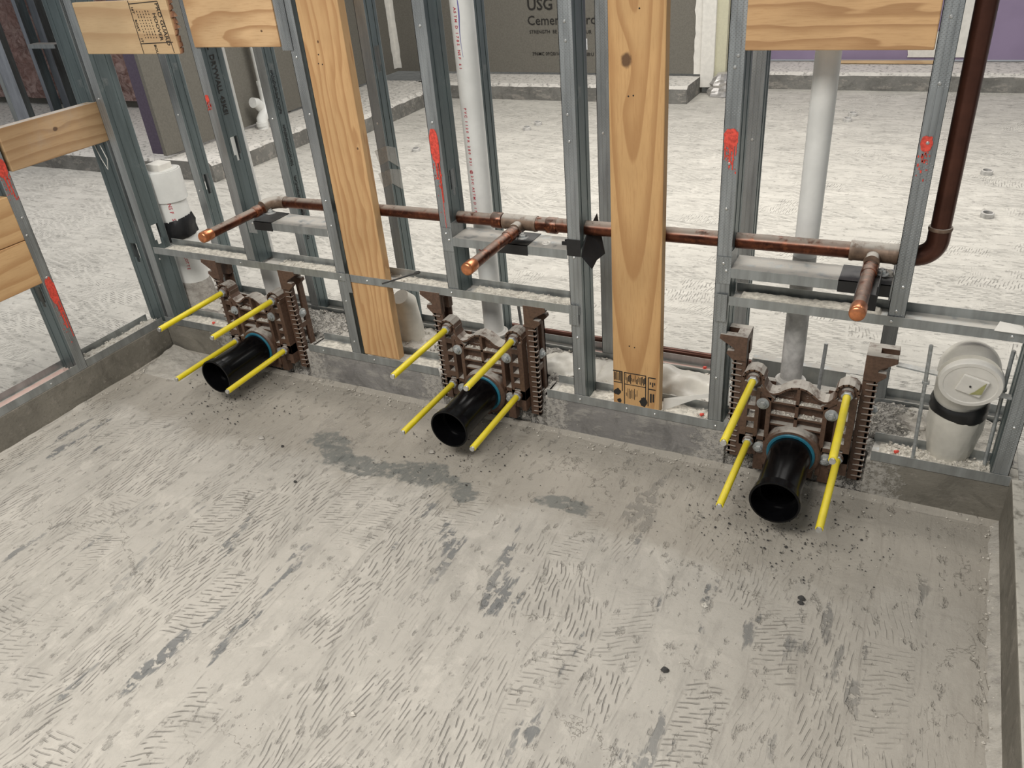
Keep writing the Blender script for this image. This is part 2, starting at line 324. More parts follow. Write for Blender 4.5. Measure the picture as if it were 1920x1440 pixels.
# ------------------------------------------------------------------ mesh helpers
class MB:
    def __init__(s): s.v = []; s.f = []
    def add(s, vs, fs):
        o = len(s.v); s.v += [tuple(p) for p in vs]; s.f += [tuple(i + o for i in f) for f in fs]; return s
    def box(s, x0, x1, y0, y1, z0, z1):
        return s.add([(x0, y0, z0), (x1, y0, z0), (x1, y1, z0), (x0, y1, z0), (x0, y0, z1), (x1, y0, z1), (x1, y1, z1), (x0, y1, z1)],
                     [(0, 3, 2, 1), (4, 5, 6, 7), (0, 1, 5, 4), (1, 2, 6, 5), (2, 3, 7, 6), (3, 0, 4, 7)])
    def prism(s, pts, vec):
        """pts: closed 3D polygon, extruded by vec"""
        n = len(pts); vec = Vector(vec); a = [Vector(p) for p in pts]; b = [p + vec for p in a]
        return s.add(a + b, [tuple(range(n))[::-1], tuple(range(n, 2 * n))] + [(i, (i + 1) % n, n + (i + 1) % n, n + i) for i in range(n)])
    def ring(s, c, ax, r, n, up=None):
        ax = Vector(ax).normalized(); t = Vector((0, 0, 1)) if abs(ax.z) < .9 else Vector((1, 0, 0))
        e1 = ax.cross(t).normalized(); e2 = ax.cross(e1)
        return [Vector(c) + (e1 * math.cos(2 * math.pi * i / n) + e2 * math.sin(2 * math.pi * i / n)) * r for i in range(n)]
    def lathe(s, c, ax, prof, n=24, cap0=True, cap1=True):
        """prof: (distance along axis, radius)"""
        c = Vector(c); a = Vector(ax).normalized(); vs = []; m = len(prof)
        for d, r in prof: vs += s.ring(c + a * d, a, r, n)
        fs = [(j * n + i, j * n + (i + 1) % n, (j + 1) * n + (i + 1) % n, (j + 1) * n + i) for j in range(m - 1) for i in range(n)]
        if cap0: fs.append(tuple(range(n))[::-1])
        if cap1: fs.append(tuple(range((m - 1) * n, m * n)))
        return s.add(vs, fs)
    def cyl(s, p0, p1, r, n=20, r1=None):
        p0 = Vector(p0); p1 = Vector(p1); L = (p1 - p0).length
        return s.lathe(p0, p1 - p0, [(0, r), (L, r if r1 is None else r1)], n)
    def tube(s, path, r, n=12):
        P = [Vector(p) for p in path]; vs = []; rs = r if isinstance(r, (list, tuple)) else [r] * len(P)
        t0 = (P[1] - P[0]).normalized(); ref = Vector((0, 0, 1)) if abs(t0.z) < .9 else Vector((1, 0, 0)); e1 = t0.cross(ref).normalized()
        for i, p in enumerate(P):
            t = ((P[min(i + 1, len(P) - 1)] - P[max(i - 1, 0)])).normalized()
            e1 = (e1 - t * e1.dot(t)).normalized(); e2 = t.cross(e1)
            vs += [p + (e1 * math.cos(2 * math.pi * j / n) + e2 * math.sin(2 * math.pi * j / n)) * rs[i] for j in range(n)]
        m = len(P)
        fs = [(j * n + i, j * n + (i + 1) % n, (j + 1) * n + (i + 1) % n, (j + 1) * n + i) for j in range(m - 1) for i in range(n)]
        fs += [tuple(range(n))[::-1], tuple(range((m - 1) * n, m * n))]
        return s.add(vs, fs)
    def build(s, name, mat, parent=None, smooth=None, bevel=0, loc=(0, 0, 0), stuff=False):
        me = bpy.data.meshes.new(name); me.from_pydata(s.v, [], s.f)
        bm = bmesh.new(); bm.from_mesh(me); bmesh.ops.recalc_face_normals(bm, faces=bm.faces)
        if bevel:
            bmesh.ops.bevel(bm, geom=[e for e in bm.edges if len(e.link_faces) == 2 and e.calc_face_angle(0) > .6], offset=bevel, segments=2, affect='EDGES', clamp_overlap=True, profile=.5)
        if smooth is not None:
            for f in bm.faces: f.smooth = True
            for e in bm.edges:
                if len(e.link_faces) == 2 and e.calc_face_angle(0) > smooth: e.smooth = False
        bm.to_mesh(me); bm.free()
        if isinstance(mat, (list, tuple)):
            for m in mat: me.materials.append(m)
        else: me.materials.append(mat)
        o = bpy.data.objects.new(name, me); COL.objects.link(o)
        if parent: o.parent = parent
        o.location = loc
        if stuff: o['kind'] = 'stuff'
        return o
def tag(o, label, cat, group=None, kind=None):
    if label: o['label'] = label
    if cat: o['category'] = cat
    if group: o['group'] = group
    if kind: o['kind'] = kind
    return o
def empty(name, loc, label=None, cat=None, group=None):
    o = bpy.data.objects.new(name, None); COL.objects.link(o); o.location = loc; o.empty_display_size = .05
    return tag(o, label, cat, group)
def struct(o): o['kind'] = 'structure'; return o
def kids(o): return [c for c in bpy.data.objects if c.parent == o]
def copy_tree(o, parent=None):
    ks = kids(o); c = o.copy(); COL.objects.link(c); c.parent = parent
    for q in ks: copy_tree(q, c)
    return c
SM = .6
def text(name, s, size, mat, origin, xdir, ydir, parent=None, bold=0, thick=.0003, spacing=1.0):
    cu = bpy.data.curves.new(name, 'FONT'); cu.body = s; cu.size = size; cu.offset = bold; cu.extrude = thick; cu.space_character = spacing; cu.resolution_u = 2
    t = bpy.data.objects.new(name, cu); COL.objects.link(t)
    dg = bpy.context.evaluated_depsgraph_get(); me = bpy.data.meshes.new_from_object(t.evaluated_get(dg)); bpy.data.objects.remove(t)
    xd = Vector(xdir).normalized(); yd = Vector(ydir).normalized(); zd = xd.cross(yd)
    M = Matrix(((xd[0], yd[0], zd[0], origin[0]), (xd[1], yd[1], zd[1], origin[1]), (xd[2], yd[2], zd[2], origin[2]), (0, 0, 0, 1)))
    me.transform(M); me.materials.clear(); me.materials.append(mat)
    o = bpy.data.objects.new(name, me); COL.objects.link(o)
    if parent: o.parent = parent; o.matrix_parent_inverse = Matrix.Identity(4); o.location = -parent.matrix_basis.translation
    return o
def chips(name, n, place, smin, smax, mat, parent=None):
    mb = MB()
    for _ in range(n):
        p = place()
        if p is None: continue
        s = random.uniform(smin, smax) * random.choice((.5, .7, 1, 1)); 
        q = [Vector((random.uniform(-1, 1), random.uniform(-1, 1), 0)).normalized() * s for _ in range(1)]
        a = random.uniform(0, 6.28); k_ = random.choice((3, 4, 5)); pts = []
        for i in range(k_):
            an = a + 6.283 * i / k_ + random.uniform(-.3, .3); rr = s * random.uniform(.6, 1.2)
            pts.append(Vector((p[0] + math.cos(an) * rr, p[1] + math.sin(an) * rr * .8, p[2] + random.uniform(-.1, .1) * s)))
        h = s * random.uniform(.3, .9); top = [Vector(p) + (t - Vector(p)) * .55 + Vector((0, 0, h)) for t in pts]
        mb.add(pts + top, [tuple(range(k_, 2 * k_))] + [(i, (i + 1) % k_, k_ + (i + 1) % k_, k_ + i) for i in range(k_)])
    return mb.build(name, mat, parent, stuff=True)
def heap(name, x0, x1, y0, y1, base, hfun, mat, nx=40, ny=14, seed=0, rough=.012, scale=22, parent=None):
    """lumpy bed of debris: real displaced surface"""
    vs = []; fs = []
    for j in range(ny + 1):
        for i in range(nx + 1):
            x = x0 + (x1 - x0) * i / nx; y = y0 + (y1 - y0) * j / ny
            h = hfun(x, y); nz = noise.noise(Vector((x * scale, y * scale, seed))) + .5 * noise.noise(Vector((x * scale * 2.7, y * scale * 2.7, seed + 5)))
            e = 0 if (i in (0, nx) or j in (0, ny)) else 1
            vs.append((x, y, base + (e * max(0.0005, h + nz * rough) if h > 0 else -.003) - .003 * (1 - e)))
    for j in range(ny):
        for i in range(nx):
            a = j * (nx + 1) + i; fs.append((a, a + 1, a + nx + 2, a + nx + 1))
    return MB().add(vs, fs).build(name, mat, parent, smooth=.7, stuff=True)

# ================================================================== SETTING
H = 0.125   # top of the curbs
def grid_floor(name, x0, x1, y0, y1, nx, ny, mat, amp):
    vs = []
    for j in range(ny + 1):
        for i in range(nx + 1):
            x = x0 + (x1 - x0) * i / nx; y = y0 + (y1 - y0) * j / ny
            vs.append((x, y, amp * (noise.noise(Vector((x * 3, y * 3, 1))) + .4 * noise.noise(Vector((x * 11, y * 11, 4)))) - amp))
    fs = [(j * (nx + 1) + i, j * (nx + 1) + i + 1, (j + 1) * (nx + 1) + i + 1, (j + 1) * (nx + 1) + i) for j in range(ny) for i in range(nx)]
    return struct(MB().add(vs, fs).build(name, mat, smooth=3))
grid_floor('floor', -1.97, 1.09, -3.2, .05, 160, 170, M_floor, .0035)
grid_floor('floor', -9.0, 4.0, .30, 6.2, 160, 90, M_floor_far, .003)
grid_floor('floor', -9.0, -2.04, -3.2, .30, 60, 40, M_floor_far, .003)
grid_floor('floor', 1.085, 4.0, -3.2, .30, 30, 40, M_floor_far, .003)
CX = (-1.415, -.438, .543)                     # the three drain carriers
def slab(name, segs, mat):
    mb = MB()
    for s in segs: mb.box(*s)
    return struct(mb.build(name, mat, bevel=.004))
slab('curb_middle', [(-2.06, 1.10, .085, .40, -.02, H)], M_curb)
slab('curb_middle', [(-2.06, -1.60, 0, .085, -.02, H)], M_curb_warm)
slab('curb_middle', [(-1.225, -.63, 0, .085, -.02, H)], M_curb)
slab('curb_middle', [(-.235, .35, 0, .085, -.02, H)], M_curb)
slab('curb_middle', [(.735, 1.10, 0, .085, -.02, H)], M_curb_warm)
slab('curb_left', [(-2.06, -1.96, -3.2, 0, -.02, H)], M_curb_warm)
slab('curb_right', [(1.077, 1.105, -3.2, 0, -.02, .150)], M_curb_warm)
# broken concrete round each carrier
for i, cx in enumerate(CX):
    vs = []; nx, nz = 34, 16
    for j in range(nz + 1):
        for q in range(nx + 1):
            x = cx - .205 + .41 * q / nx; z = -.01 + (H + .02) * j / nz
            n_ = noise.noise(Vector((x * 30, z * 30, i * 3.))) + .6 * noise.noise(Vector((x * 70, z * 70, i * 5.)))
            y = .012 + .055 * max(0, z / H) ** 1.5 + n_ * .020
            e = min(q, nx - q) / 5
            if e < 1: y = y * e + .002 * (1 - e)
            vs.append((x, max(y, -.004), z - .02 * (z > .1) * (random.random() < .3)))
    fs = [(j * (nx + 1) + q, j * (nx + 1) + q + 1, (j + 1) * (nx + 1) + q + 1, (j + 1) * (nx + 1) + q) for j in range(nz) for q in range(nx)]
    o = len(vs); top = [(cx - .205 + .41 * q / nx, .10, H + .004) for q in range(nx + 1)]; vs += top
    fs += [(nz * (nx + 1) + q, nz * (nx + 1) + q + 1, o + q + 1, o + q) for q in range(nx)]
    struct(MB().add(vs, fs).build('curb_break', M_rubble, smooth=.5))
# dusty cove of mortar along the curb foot
def cove(name, pts, wid, hgt, mat):
    vs = []; fs = []; n = len(pts)
    for i, (x, y, nx_, ny_) in enumerate(pts):
        k_ = 1 + .5 * noise.noise(Vector((x * 18, y * 18, 2)))
        for t, (a, b) in enumerate(((-.01, hgt * 1.0), (.3, hgt * .45), (.65, hgt * .2), (1, -.004))):
            vs.append((x + nx_ * wid * a * k_, y + ny_ * wid * a * k_, b * (k_ if t < 3 else 1)))
    for i in range(n - 1):
        for t in range(3): fs.append((i * 4 + t, i * 4 + t + 1, (i + 1) * 4 + t + 1, (i + 1) * 4 + t))
    return struct(MB().add(vs, fs).build(name, mat, smooth=1.0))
cove('trim_1', [(-1.96 + .0304 * i, 0, 0, -1) for i in range(101)], .020, .008, M_floor)
cove('trim_2', [(-1.96, -.03 * i, 1, 0) for i in range(100)], .018, .008, M_floor)
cove('trim_3', [(1.077, -.03 * i, -1, 0) for i in range(100)], .022, .009, M_rubble)
# far curbs
def chipped(name, x0, x1, y0, y1, h, mat, axis='x', n=60):
    """curb with a ragged front lip"""
    mb = MB(); L = (x1 - x0) if axis == 'x' else (y1 - y0)
    vs = []; fs = []
    for i in range(n + 1):
        t = i / n; c = .03 * noise.noise(Vector((t * L * 5, 3, h))) + .015 * noise.noise(Vector((t * L * 17, 8, h)))
        if axis == 'x': q = [(x0 + L * t, y0, -.01), (x0 + L * t, y0 + c * .5, h - .02 - abs(c) * .4), (x0 + L * t, y0 + .02 + abs(c), h), (x0 + L * t, y1, h), (x0 + L * t, y1, -.01)]
        else: q = [(x1, y0 + L * t, -.01), (x1 + c * .5, y0 + L * t, h - .02 - abs(c) * .4), (x1 - .02 - abs(c), y0 + L * t, h), (x0, y0 + L * t, h), (x0, y0 + L * t, -.01)]
        vs += q
    for i in range(n):
        for t in range(4): fs.append((i * 5 + t, i * 5 + t + 1, (i + 1) * 5 + t + 1, (i + 1) * 5 + t))
    fs += [(0, 1, 2, 3, 4), tuple(n * 5 + t for t in (4, 3, 2, 1, 0))]
    mb.add(vs, fs); return struct(mb.build(name, mat))
chipped('curb_back', -3.6, -1.065, 4.54, 5.00, .13, M_curb_far)
chipped('curb_back', -1.07, 3.6, 5.13, 5.62, .13, M_curb_far)
chipped('curb_side', -4.1, -3.62, 1.95, 4.6, .13, M_curb_far, 'y')
chipped('curb_side', -3.62, -3.30, 3.2, 4.6, .13, M_curb_far, 'y')
chipped('curb_side', -9.0, -4.1, 1.95, 3.4, .13, M_curb_far)
# far walls
struct(MB().box(-4.05, -1.03, 4.93, 4.96, .15, 2.9).build('wall_back', M_cement))
struct(MB().box(-.80, 3.6, 5.56, 5.60, .15, 2.9).build('wall_back', M_purple))
struct(MB().box(-1.06, -.95, 4.90, 5.0, .05, 2.9).box(-.86, -.835, 4.98, 5.56, .05, 2.9).build('wall_back', M_white, bevel=.004))
struct(MB().box(-.95, -.862, 4.93, 5.0, .05, 2.9).build('wall_back', M_cream))
struct(MB().box(-4.08, -4.05, 1.97, 4.95, .15, 2.9).build('wall_side', M_cement))
# ragged joint compound strip in the corner of the cement boards
mb = MB(); vs = []; fs = []
for i in range(50):
    z = .18 + 2.6 * i / 49; a = .045 + .012 * noise.noise(Vector((z * 9, 1, 1))) + .01 * noise.noise(Vector((z * 30, 1, 1)))
    vs += [(-4.048, 4.93 - a * 1.5, z), (-4.044, 4.924, z), (-4.045 + a, 4.928, z)]
for i in range(49):
    fs += [(i * 3, i * 3 + 1, i * 3 + 4, i * 3 + 3), (i * 3 + 1, i * 3 + 2, i * 3 + 5, i * 3 + 4)]
struct(mb.add(vs, fs).build('trim_4', M_white))
# white compound bands on the lavender wall and the edge of the cement board
def ragged(name, x0, x1, y, z0, z1, mat, n=40, amp=.02, side=1):
    vs = []; fs = []
    for i in range(n + 1):
        z = z0 + (z1 - z0) * i / n; a = amp * (noise.noise(Vector((z * 7, x0, 2))) + .6 * noise.noise(Vector((z * 31, x0, 2))))
        vs += [(x0 + a, y, z), (x1 + (a * .3 if side == 1 else 0), y, z)]
    for i in range(n): fs.append((2 * i, 2 * i + 1, 2 * i + 3, 2 * i + 2))
    m_ = MB().add(vs, fs).build(name, mat); sf = m_.modifiers.new('thick', 'SOLIDIFY'); sf.thickness = .004; return struct(m_)
ragged('trim_5', -1.12, -1.03, 4.924, .15, 2.8, M_white, 60)
ragged('trim_6', .43, .80, 5.553, .17, .36, M_white, 10)
ragged('trim_7', .70, .93, 5.552, .17, 2.8, M_white, 60, .01)
# text printed on the cement board
bw = [o for o in bpy.data.objects if o.name == 'wall_back'][0]
Yw = 4.926
text('printed_text', 'USG', .13, M_ink, (-2.61, Yw, .665), (1, 0, 0), (0, 0, 1), bw, .002)
text('printed_text', 'Cement Board', .108, M_ink, (-2.615, Yw, .545), (1, 0, 0), (0, 0, 1), bw, .0005)
text('printed_text', 'STRENGTH  BE', .040, M_ink, (-2.60, Yw, .475), (1, 0, 0), (0, 0, 1), bw, .0002)
text('printed_text', 'SUR', .040, M_ink, (-2.085, Yw, .470), (1, 0, 0), (0, 0, 1), bw, .0002)
text('printed_text', '396MC 09/20/16', .040, M_ink, (-2.585, Yw, .295), (1, 0, 0), (0, 0, 1), bw, .0002)
text('printed_text', 'N8:U', .040, M_ink, (-2.085, Yw, .290), (1, 0, 0), (0, 0, 1), bw, .0002)
lab = MB().box(-2.10, -2.055, Yw - .002, Yw, .34, .43).build('barcode_label', M_paper, bw)
mb = MB()
for i in range(9): mb.box(-2.092, -2.068, Yw - .003, Yw - .0015, .35 + i * .006, .352 + i * .006 + random.choice((0, .002)))
mb.build('barcode', M_ink, lab)
# insulated wall in the room to the left
def fluffy(name, x0, x1, y, z0, z1, nx=60, nz=60):
    vs = []
    for j in range(nz + 1):
        for i in range(nx + 1):
            x = x0 + (x1 - x0) * i / nx; z = z0 + (z1 - z0) * j / nz
            vs.append((x, y - .05 * noise.noise(Vector((x * 6, z * 6, 1))) - .04 * noise.noise(Vector((x * 17, z * 13, 1))), z))
    fs = [(j * (nx + 1) + i, j * (nx + 1) + i + 1, (j + 1) * (nx + 1) + i + 1, (j + 1) * (nx + 1) + i) for j in range(nz) for i in range(nx)]
    return struct(MB().add(vs, fs).build(name, M_ins, smooth=3))
fluffy('wall_insulated', -9.0, -4.2, 3.25, .2, 2.6)
struct(MB().box(-9, -4.1, 3.32, 3.36, .13, 2.9).build('wall_insulated', M_cement))

# ================================================================== STEEL FRAMING
def stud_mesh(name, z0, z1, mat, parent, dirx=-1, wd=.038, dp=.09, holes=(), t=.0014, lip=.008):
    """C stud; web stands at local x=0 (closed side), flanges run toward dirx; depth along +y"""
    mb = MB(); s = dirx
    def b(xa, xb, ya, yb, za, zb): mb.box(min(xa, xb), max(xa, xb), ya, yb, za, zb)
    def fl(o, n0):
        for p in o.data.polygons[n0:]: p.material_index = 1
        return o
    b(0, s * wd, 0, t, z0, z1); b(0, s * wd, dp - t, dp, z0, z1)
    b(s * wd, s * (wd - t), 0, lip, z0, z1); b(s * wd, s * (wd - t), dp - lip, dp, z0, z1)
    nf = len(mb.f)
    zs = [z0]
    for hz in sorted(holes):
        hz0, hz1 = hz - .04, hz + .04
        b(0, s * t, t, dp - t, zs[-1], hz0)
        b(0, s * t, t, dp * .5 - .017, hz0, hz1); b(0, s * t, dp * .5 + .017, dp - t, hz0, hz1)
        b(0, s * t, dp * .5 - .017, dp * .5 - .008, hz0, hz0 + .02); b(0, s * t, dp * .5 + .008, dp * .5 + .017, hz0, hz0 + .02)
        zs.append(hz1)
    b(0, s * t, t, dp - t, zs[-1], z1)
    # two rolled beads down the web
    b(0, -s * .0012, dp * .22, dp * .27, z0, z1); b(0, -s * .0012, dp * .73, dp * .78, z0, z1)
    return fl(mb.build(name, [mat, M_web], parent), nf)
def screws(parent, pts, ydir=(0, -1, 0), r=.0042):
    for p in pts:
        mb = MB(); mb.lathe(p, ydir, [(0, r), (.0012, r * .95), (.0026, r * .55)], 8)
        mb.build('screw', M_screw, parent, smooth=SM)
def stud(x, y, z0, z1, label, dirx=-1, holes=(), scr=(), rot=0, mat=None, group=None, lean=0, dp=.09):
    """x = closed web face"""
    r = empty('steel_stud', (x, y, z0), label, 'stud', group)
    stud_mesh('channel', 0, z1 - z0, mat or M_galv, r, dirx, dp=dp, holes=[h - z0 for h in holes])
    if scr: screws(r, [(dirx * dx, -.0002, sz - z0) for dx, sz in scr])
    r.rotation_euler = (0, lean, rot)
    return r
def paint(parent, x0, x1, z0, z1, drips, y=-.0012):
    """red spray blotch: an irregular outline with runs, a film of its own"""
    n = 22; pts = []; cx, cz = (x0 + x1) / 2, (z0 + z1) / 2
    mb = MB()
    for i in range(n):
        a = 2 * math.pi * i / n; k_ = 1 + random.uniform(-.08, .08)
        pts.append((cx + (x1 - x0) / 2 * k_ * math.copysign(abs(math.cos(a)) ** .6, math.cos(a)), y, cz + (z1 - z0) / 2 * k_ * math.copysign(abs(math.sin(a)) ** .8, math.sin(a))))
    mb.prism(pts, (0, .0006, 0))
    for dx, w_, L in drips:
        mb.prism([(x0 + dx - w_ / 2, y + .0003, cz), (x0 + dx + w_ / 2, y + .0003, cz), (x0 + dx + w_ * .35, y + .0003, z0 - L), (x0 + dx - w_ * .2, y + .0003, z0 - L)], (0, .0006, 0))
    for _ in range(26):
        px, pz = random.uniform(x0, x1), z0 - abs(random.gauss(0, .6)) * (z1 - z0); s = random.uniform(.0006, .0018)
        mb.box(px - s, px + s, y, y + .0006, pz - s * 1.8, pz + s * 1.8)
    o = mb.build('paint_mark', M_red, parent); o['label'] = 'red spray paint mark'; return o
TOP = 2.6; ZT = H + .0016
# front row, left to right (x of the closed web, on the right of each flange)
sA = stud(-1.900, 0, ZT, TOP, 'corner steel stud at the left end of the front row, under the stamped plywood', holes=(.50,), scr=((.02, .30), (.019, 1.02)))
sBp = stud(-1.364, 0, .452, TOP, 'steel stud between the two left plywood panels, ending on the middle track, red dot', holes=(.86,), scr=((.012, .64), (.026, .632)), rot=0)
sB = stud(-.962, 0, ZT, TOP, 'steel stud along the left edge of the slanting-looking left plank', scr=((.02, 1.16), (.014, .995), (.02, .72), (.018, .635), (.02, .36), (.02, .2)))
sC = stud(-.515, 0, .445, TOP, 'steel stud with a long red paint run, ending on the middle track', holes=(.80,), scr=((.02, 1.24), (.02, .985), (.02, .60)))
sD = stud(-.092, 0, ZT, TOP, 'full-height steel stud just left of the knotty plank, black tape halfway', scr=((.02, 1.245), (.019, 1.20), (.022, 1.02), (.02, .95), (.02, .62), (.02, .36), (.018, .25)))
sE = stud(.333, 0, ZT, TOP, 'full-height steel stud left of the right drain, red blotch with short drips', scr=((.014, 1.165), (.02, 1.14), (.02, .915), (.02, .80), (.02, .645), (.026, .635), (.02, .49), (.02, .3)))
sF = stud(.762, 0, .545, TOP, 'steel stud beside the brown riser pipe with a round red dot', scr=((.02, 1.24), (.018, 1.11), (.02, .985), (.015, .64), (.02, .575)))
sG = stud(1.031, 0, ZT, TOP, 'steel stud at the right end of the front row, beside the right curb', dirx=1, scr=((.02, .3), (.018, .45)))
paint(sC, -.036, -.006, .87 - .445, .965 - .445, ((.012, .008, .05), (.022, .006, .12), (.020, .003, .20)))
paint(sE, -.036, -.002, .955 - ZT, 1.0 - ZT, ((.004, .006, .02), (.016, .007, .05), (.024, .005, .055), (.030, .004, .02)))
paint(sF, -.034, -.010, .965 - .545, 1.0 - .545, ())
paint(sBp, -.034, -.018, 1.02 - .452, 1.045 - .452, ())
text('marking', 'SDS  33MIL  DRYWALL 43KSI', .026, M_ink, (-1.3625, .030, 1.30), (0, 0, -1), (0, 1, 0), sBp, .0004)
# rear row
RY = .28
rear = [(-1.850, 'rear-row steel stud behind the white coupling, with small lettering', (.62,), (-.0, .03)),
        (-1.376, 'rear-row steel stud behind the second left plywood panel, mill text on its web', (.55,), (0, 0)),
        (-.915, 'rear-row steel stud just right of the left plank', (1.1,), (0, 0)),
        (-.521, 'rear-row steel stud hard behind the printed white pipe', (), (0, 0)),
        (-.105, 'rear-row steel stud peeking out left of the knotty plank', (), (0, 0)),
        (.329, 'rear-row steel stud behind the stud with the dripping red blotch', (), (0, 0)),
        (.752, 'rear-row steel stud below the right end of the middle track', (), (0, 0))]
rs = []
for x, lb, hl, _ in rear: rs.append(stud(x, RY, ZT, TOP if x < .7 else .60, lb, holes=hl, scr=((.02, .9), (.02, .6)), dp=.0635))
mb = MB()
for i in range(150):
    zz = 1.06 - i * .0042; n3 = random.random()
    if int(i / 9) % 5 == 4: continue
    for q in range(3): a = .018 + random.uniform(0, .014); mb.box(.0012, .0018, a, a + .0035, zz - ZT, zz - ZT + .0022)
mb.build('mill_marking', M_ink, rs[1], stuff=True)

def track(name, x0, x1, y0, dp, z, label, up=1, lip=.03, mat=None, dusty=True, axis='x', cat='track'):
    """U channel; up=1 opens upward, -1 downward; z = web plane"""
    t = .0014; mb = MB()
    za, zb = (z, z + lip) if up == 1 else (z - lip, z)
    w0, w1 = (z, z + t) if up == 1 else (z - t, z)
    if axis == 'x':
        mb.box(x0, x1, y0, y0 + dp, w0, w1); mb.box(x0, x1, y0 - t, y0, za, zb); mb.box(x0, x1, y0 + dp, y0 + dp + t, za, zb)
        c = (x0, y0, z)
    else:
        mb.box(y0 - dp, y0, x0, x1, w0, w1); mb.box(y0, y0 + t, x0, x1, za, zb); mb.box(y0 - dp - t, y0 - dp, x0, x1, za, zb)
        c = (y0, x0, z)
    mb.v = [(a - c[0], b - c[1], d - c[2]) for a, b, d in mb.v]
    r = empty(name, c, label, cat); mb.build('channel', mat or M_galvd, r)
    return r
t_ = track('floor_track', -1.955, -1.60, -.0016, .0932, H, 'short steel floor track at the left corner of the front row')
t2 = track('floor_track', -1.205, -.635, -.0016, .0932, H, 'steel floor track between the left and middle drains, under the left plank')
screws(t2, [(.07, -.0016, .012), (.30, -.0016, .015)])
t3 = track('floor_track', -.225, .345, -.0016, .0932, H, 'steel floor track between the middle and right drains, under the knotty plank')
screws(t3, [(.115, -.0016, .015), (.27, -.0016, .014), (.36, -.0016, .013), (.545, -.0016, .013)])
t4 = track('floor_track', .745, 1.075, -.0016, .0932, H, 'steel floor track at the right end, in front of the wrapped elbow')
t5 = track('floor_track', -2.0, -.23, RY - .0016, .0667, H, 'left length of the rear floor track', mat=M_galvd)
t6 = track('floor_track', -.22, .36, RY - .0016, .0667, H, 'rear floor track behind the knotty plank, with a brown pipe on it')
t7 = track('floor_track', .70, 1.08, RY - .0016, .0667, H, 'rear floor track at the right, behind the wrapped elbow')
tl = track('floor_track', -3.1, -.012, -1.962, .0932, H, 'long steel floor track of the left wall', axis='y')
screws(tl, [(.0016, 2.56, .014)], (1, 0, 0)); screws(tl, [(.0016, 2.0, .014)], (1, 0, 0))
tm = track('middle_track', -1.885, -.10, -.0032, .093, .440, 'long dusty steel channel crossing the left half at mid height', lip=.027)
screws(tm, [(.02, -.0016, -.02), (.45, -.0016, .013), (.905, -.0016, .012), (1.015, -.0016, .013), (1.345, -.0016, .014)])
tr = track('middle_track', .335, 1.25, -.0032, .093, .535, 'steel channel right of the third stud, running behind the right copper stub', lip=.026)
screws(tr, [(.40, -.0016, .013), (.66, -.0016, .013)])
def tab(parent, x0, x1, z0, z1, y=-.003):
    MB().box(x0, x1, y - .0012, y, z0, z1).build('end_tab', M_galv, parent)
tab(tm, 1.752, 1.782, -.035, .030); tab(tm, .925, .945, -.04, .03); tab(tr, -.036, -.004, -.05, .03)
# blocking channels (open downward) that carry the copper stubs
def blocking(x0, x1, z, label):
    b = track('blocking_channel', x0, x1, -.0016, .093, z, label, up=-1, lip=.027, cat='blocking')
    # folded end ears screwed to the studs
    MB().box(-.038, 0, -.0022, -.0008, -.045, .03).build('end_ear', M_galv, b)
    MB().box(-.0015, 0, 0, .07, 0, .045).build('end_ear', M_galv, b)
    screws(b, [(-.02, -.0022, .012), (-.012, -.0022, -.008)])
    return b
b1 = blocking(-1.315, -1.000, .622, 'short steel channel under the left copper stub, black tape on its left end')
b2 = blocking(-.513, -.132, .641, 'short steel channel under the middle copper stub, black tape at its middle')
b3 = blocking(.335, .722, .641, 'short steel channel under the right copper stub, black tape on its right end')
def tapewrap(parent, x0, x1, lip=.03):
    mb = MB(); mb.box(x0, x1, -.0036, .097, 0, .0018); mb.box(x0, x1, -.0036, -.0014, -lip, .0018)
    o = mb.build('tape', M_tape, parent); o['label'] = 'black tape wrapped over the channel'; return o
tapewrap(b1, -.005, .075); tapewrap(b2, .150, .255); tapewrap(b3, .265, .385)
mb = MB()
for i in range(5):
    a = random.uniform(0, 6)
    mb.box(.36 + random.uniform(-.012, .012), .365 + random.uniform(0, .012), .03 + i * .004, .036 + i * .004, .0, .006 + random.uniform(0, .012))
mb.build('tape_scrap', M_tape, b2)
MB().lathe((.30, .035, .0), (0, 0, 1), [(0, .014), (.0018, .013), (.0018, .006), (.004, .005)], 16).build('washer_head', M_cap, b2, smooth=SM)
# black tape round the fourth stud and its loose flap
MB().box(-.041, .002, -.0022, -.0008, .625 - ZT, .675 - ZT).build('tape', M_tape, sD)
mb = MB(); mb.add([(.004, -.003, .50), (.006, .05, .56), (.020, .085, .60), (.038, .03, .48), (.052, .06, .49), (.030, .012, .458), (.0, .02, .53)],
                  [(0, 1, 6), (0, 1, 4, 3), (1, 2, 4), (0, 3, 5)])
o = mb.build('tape_flap', M_tape, sD); sm = o.modifiers.new('t', 'SOLIDIFY'); sm.thickness = .0012

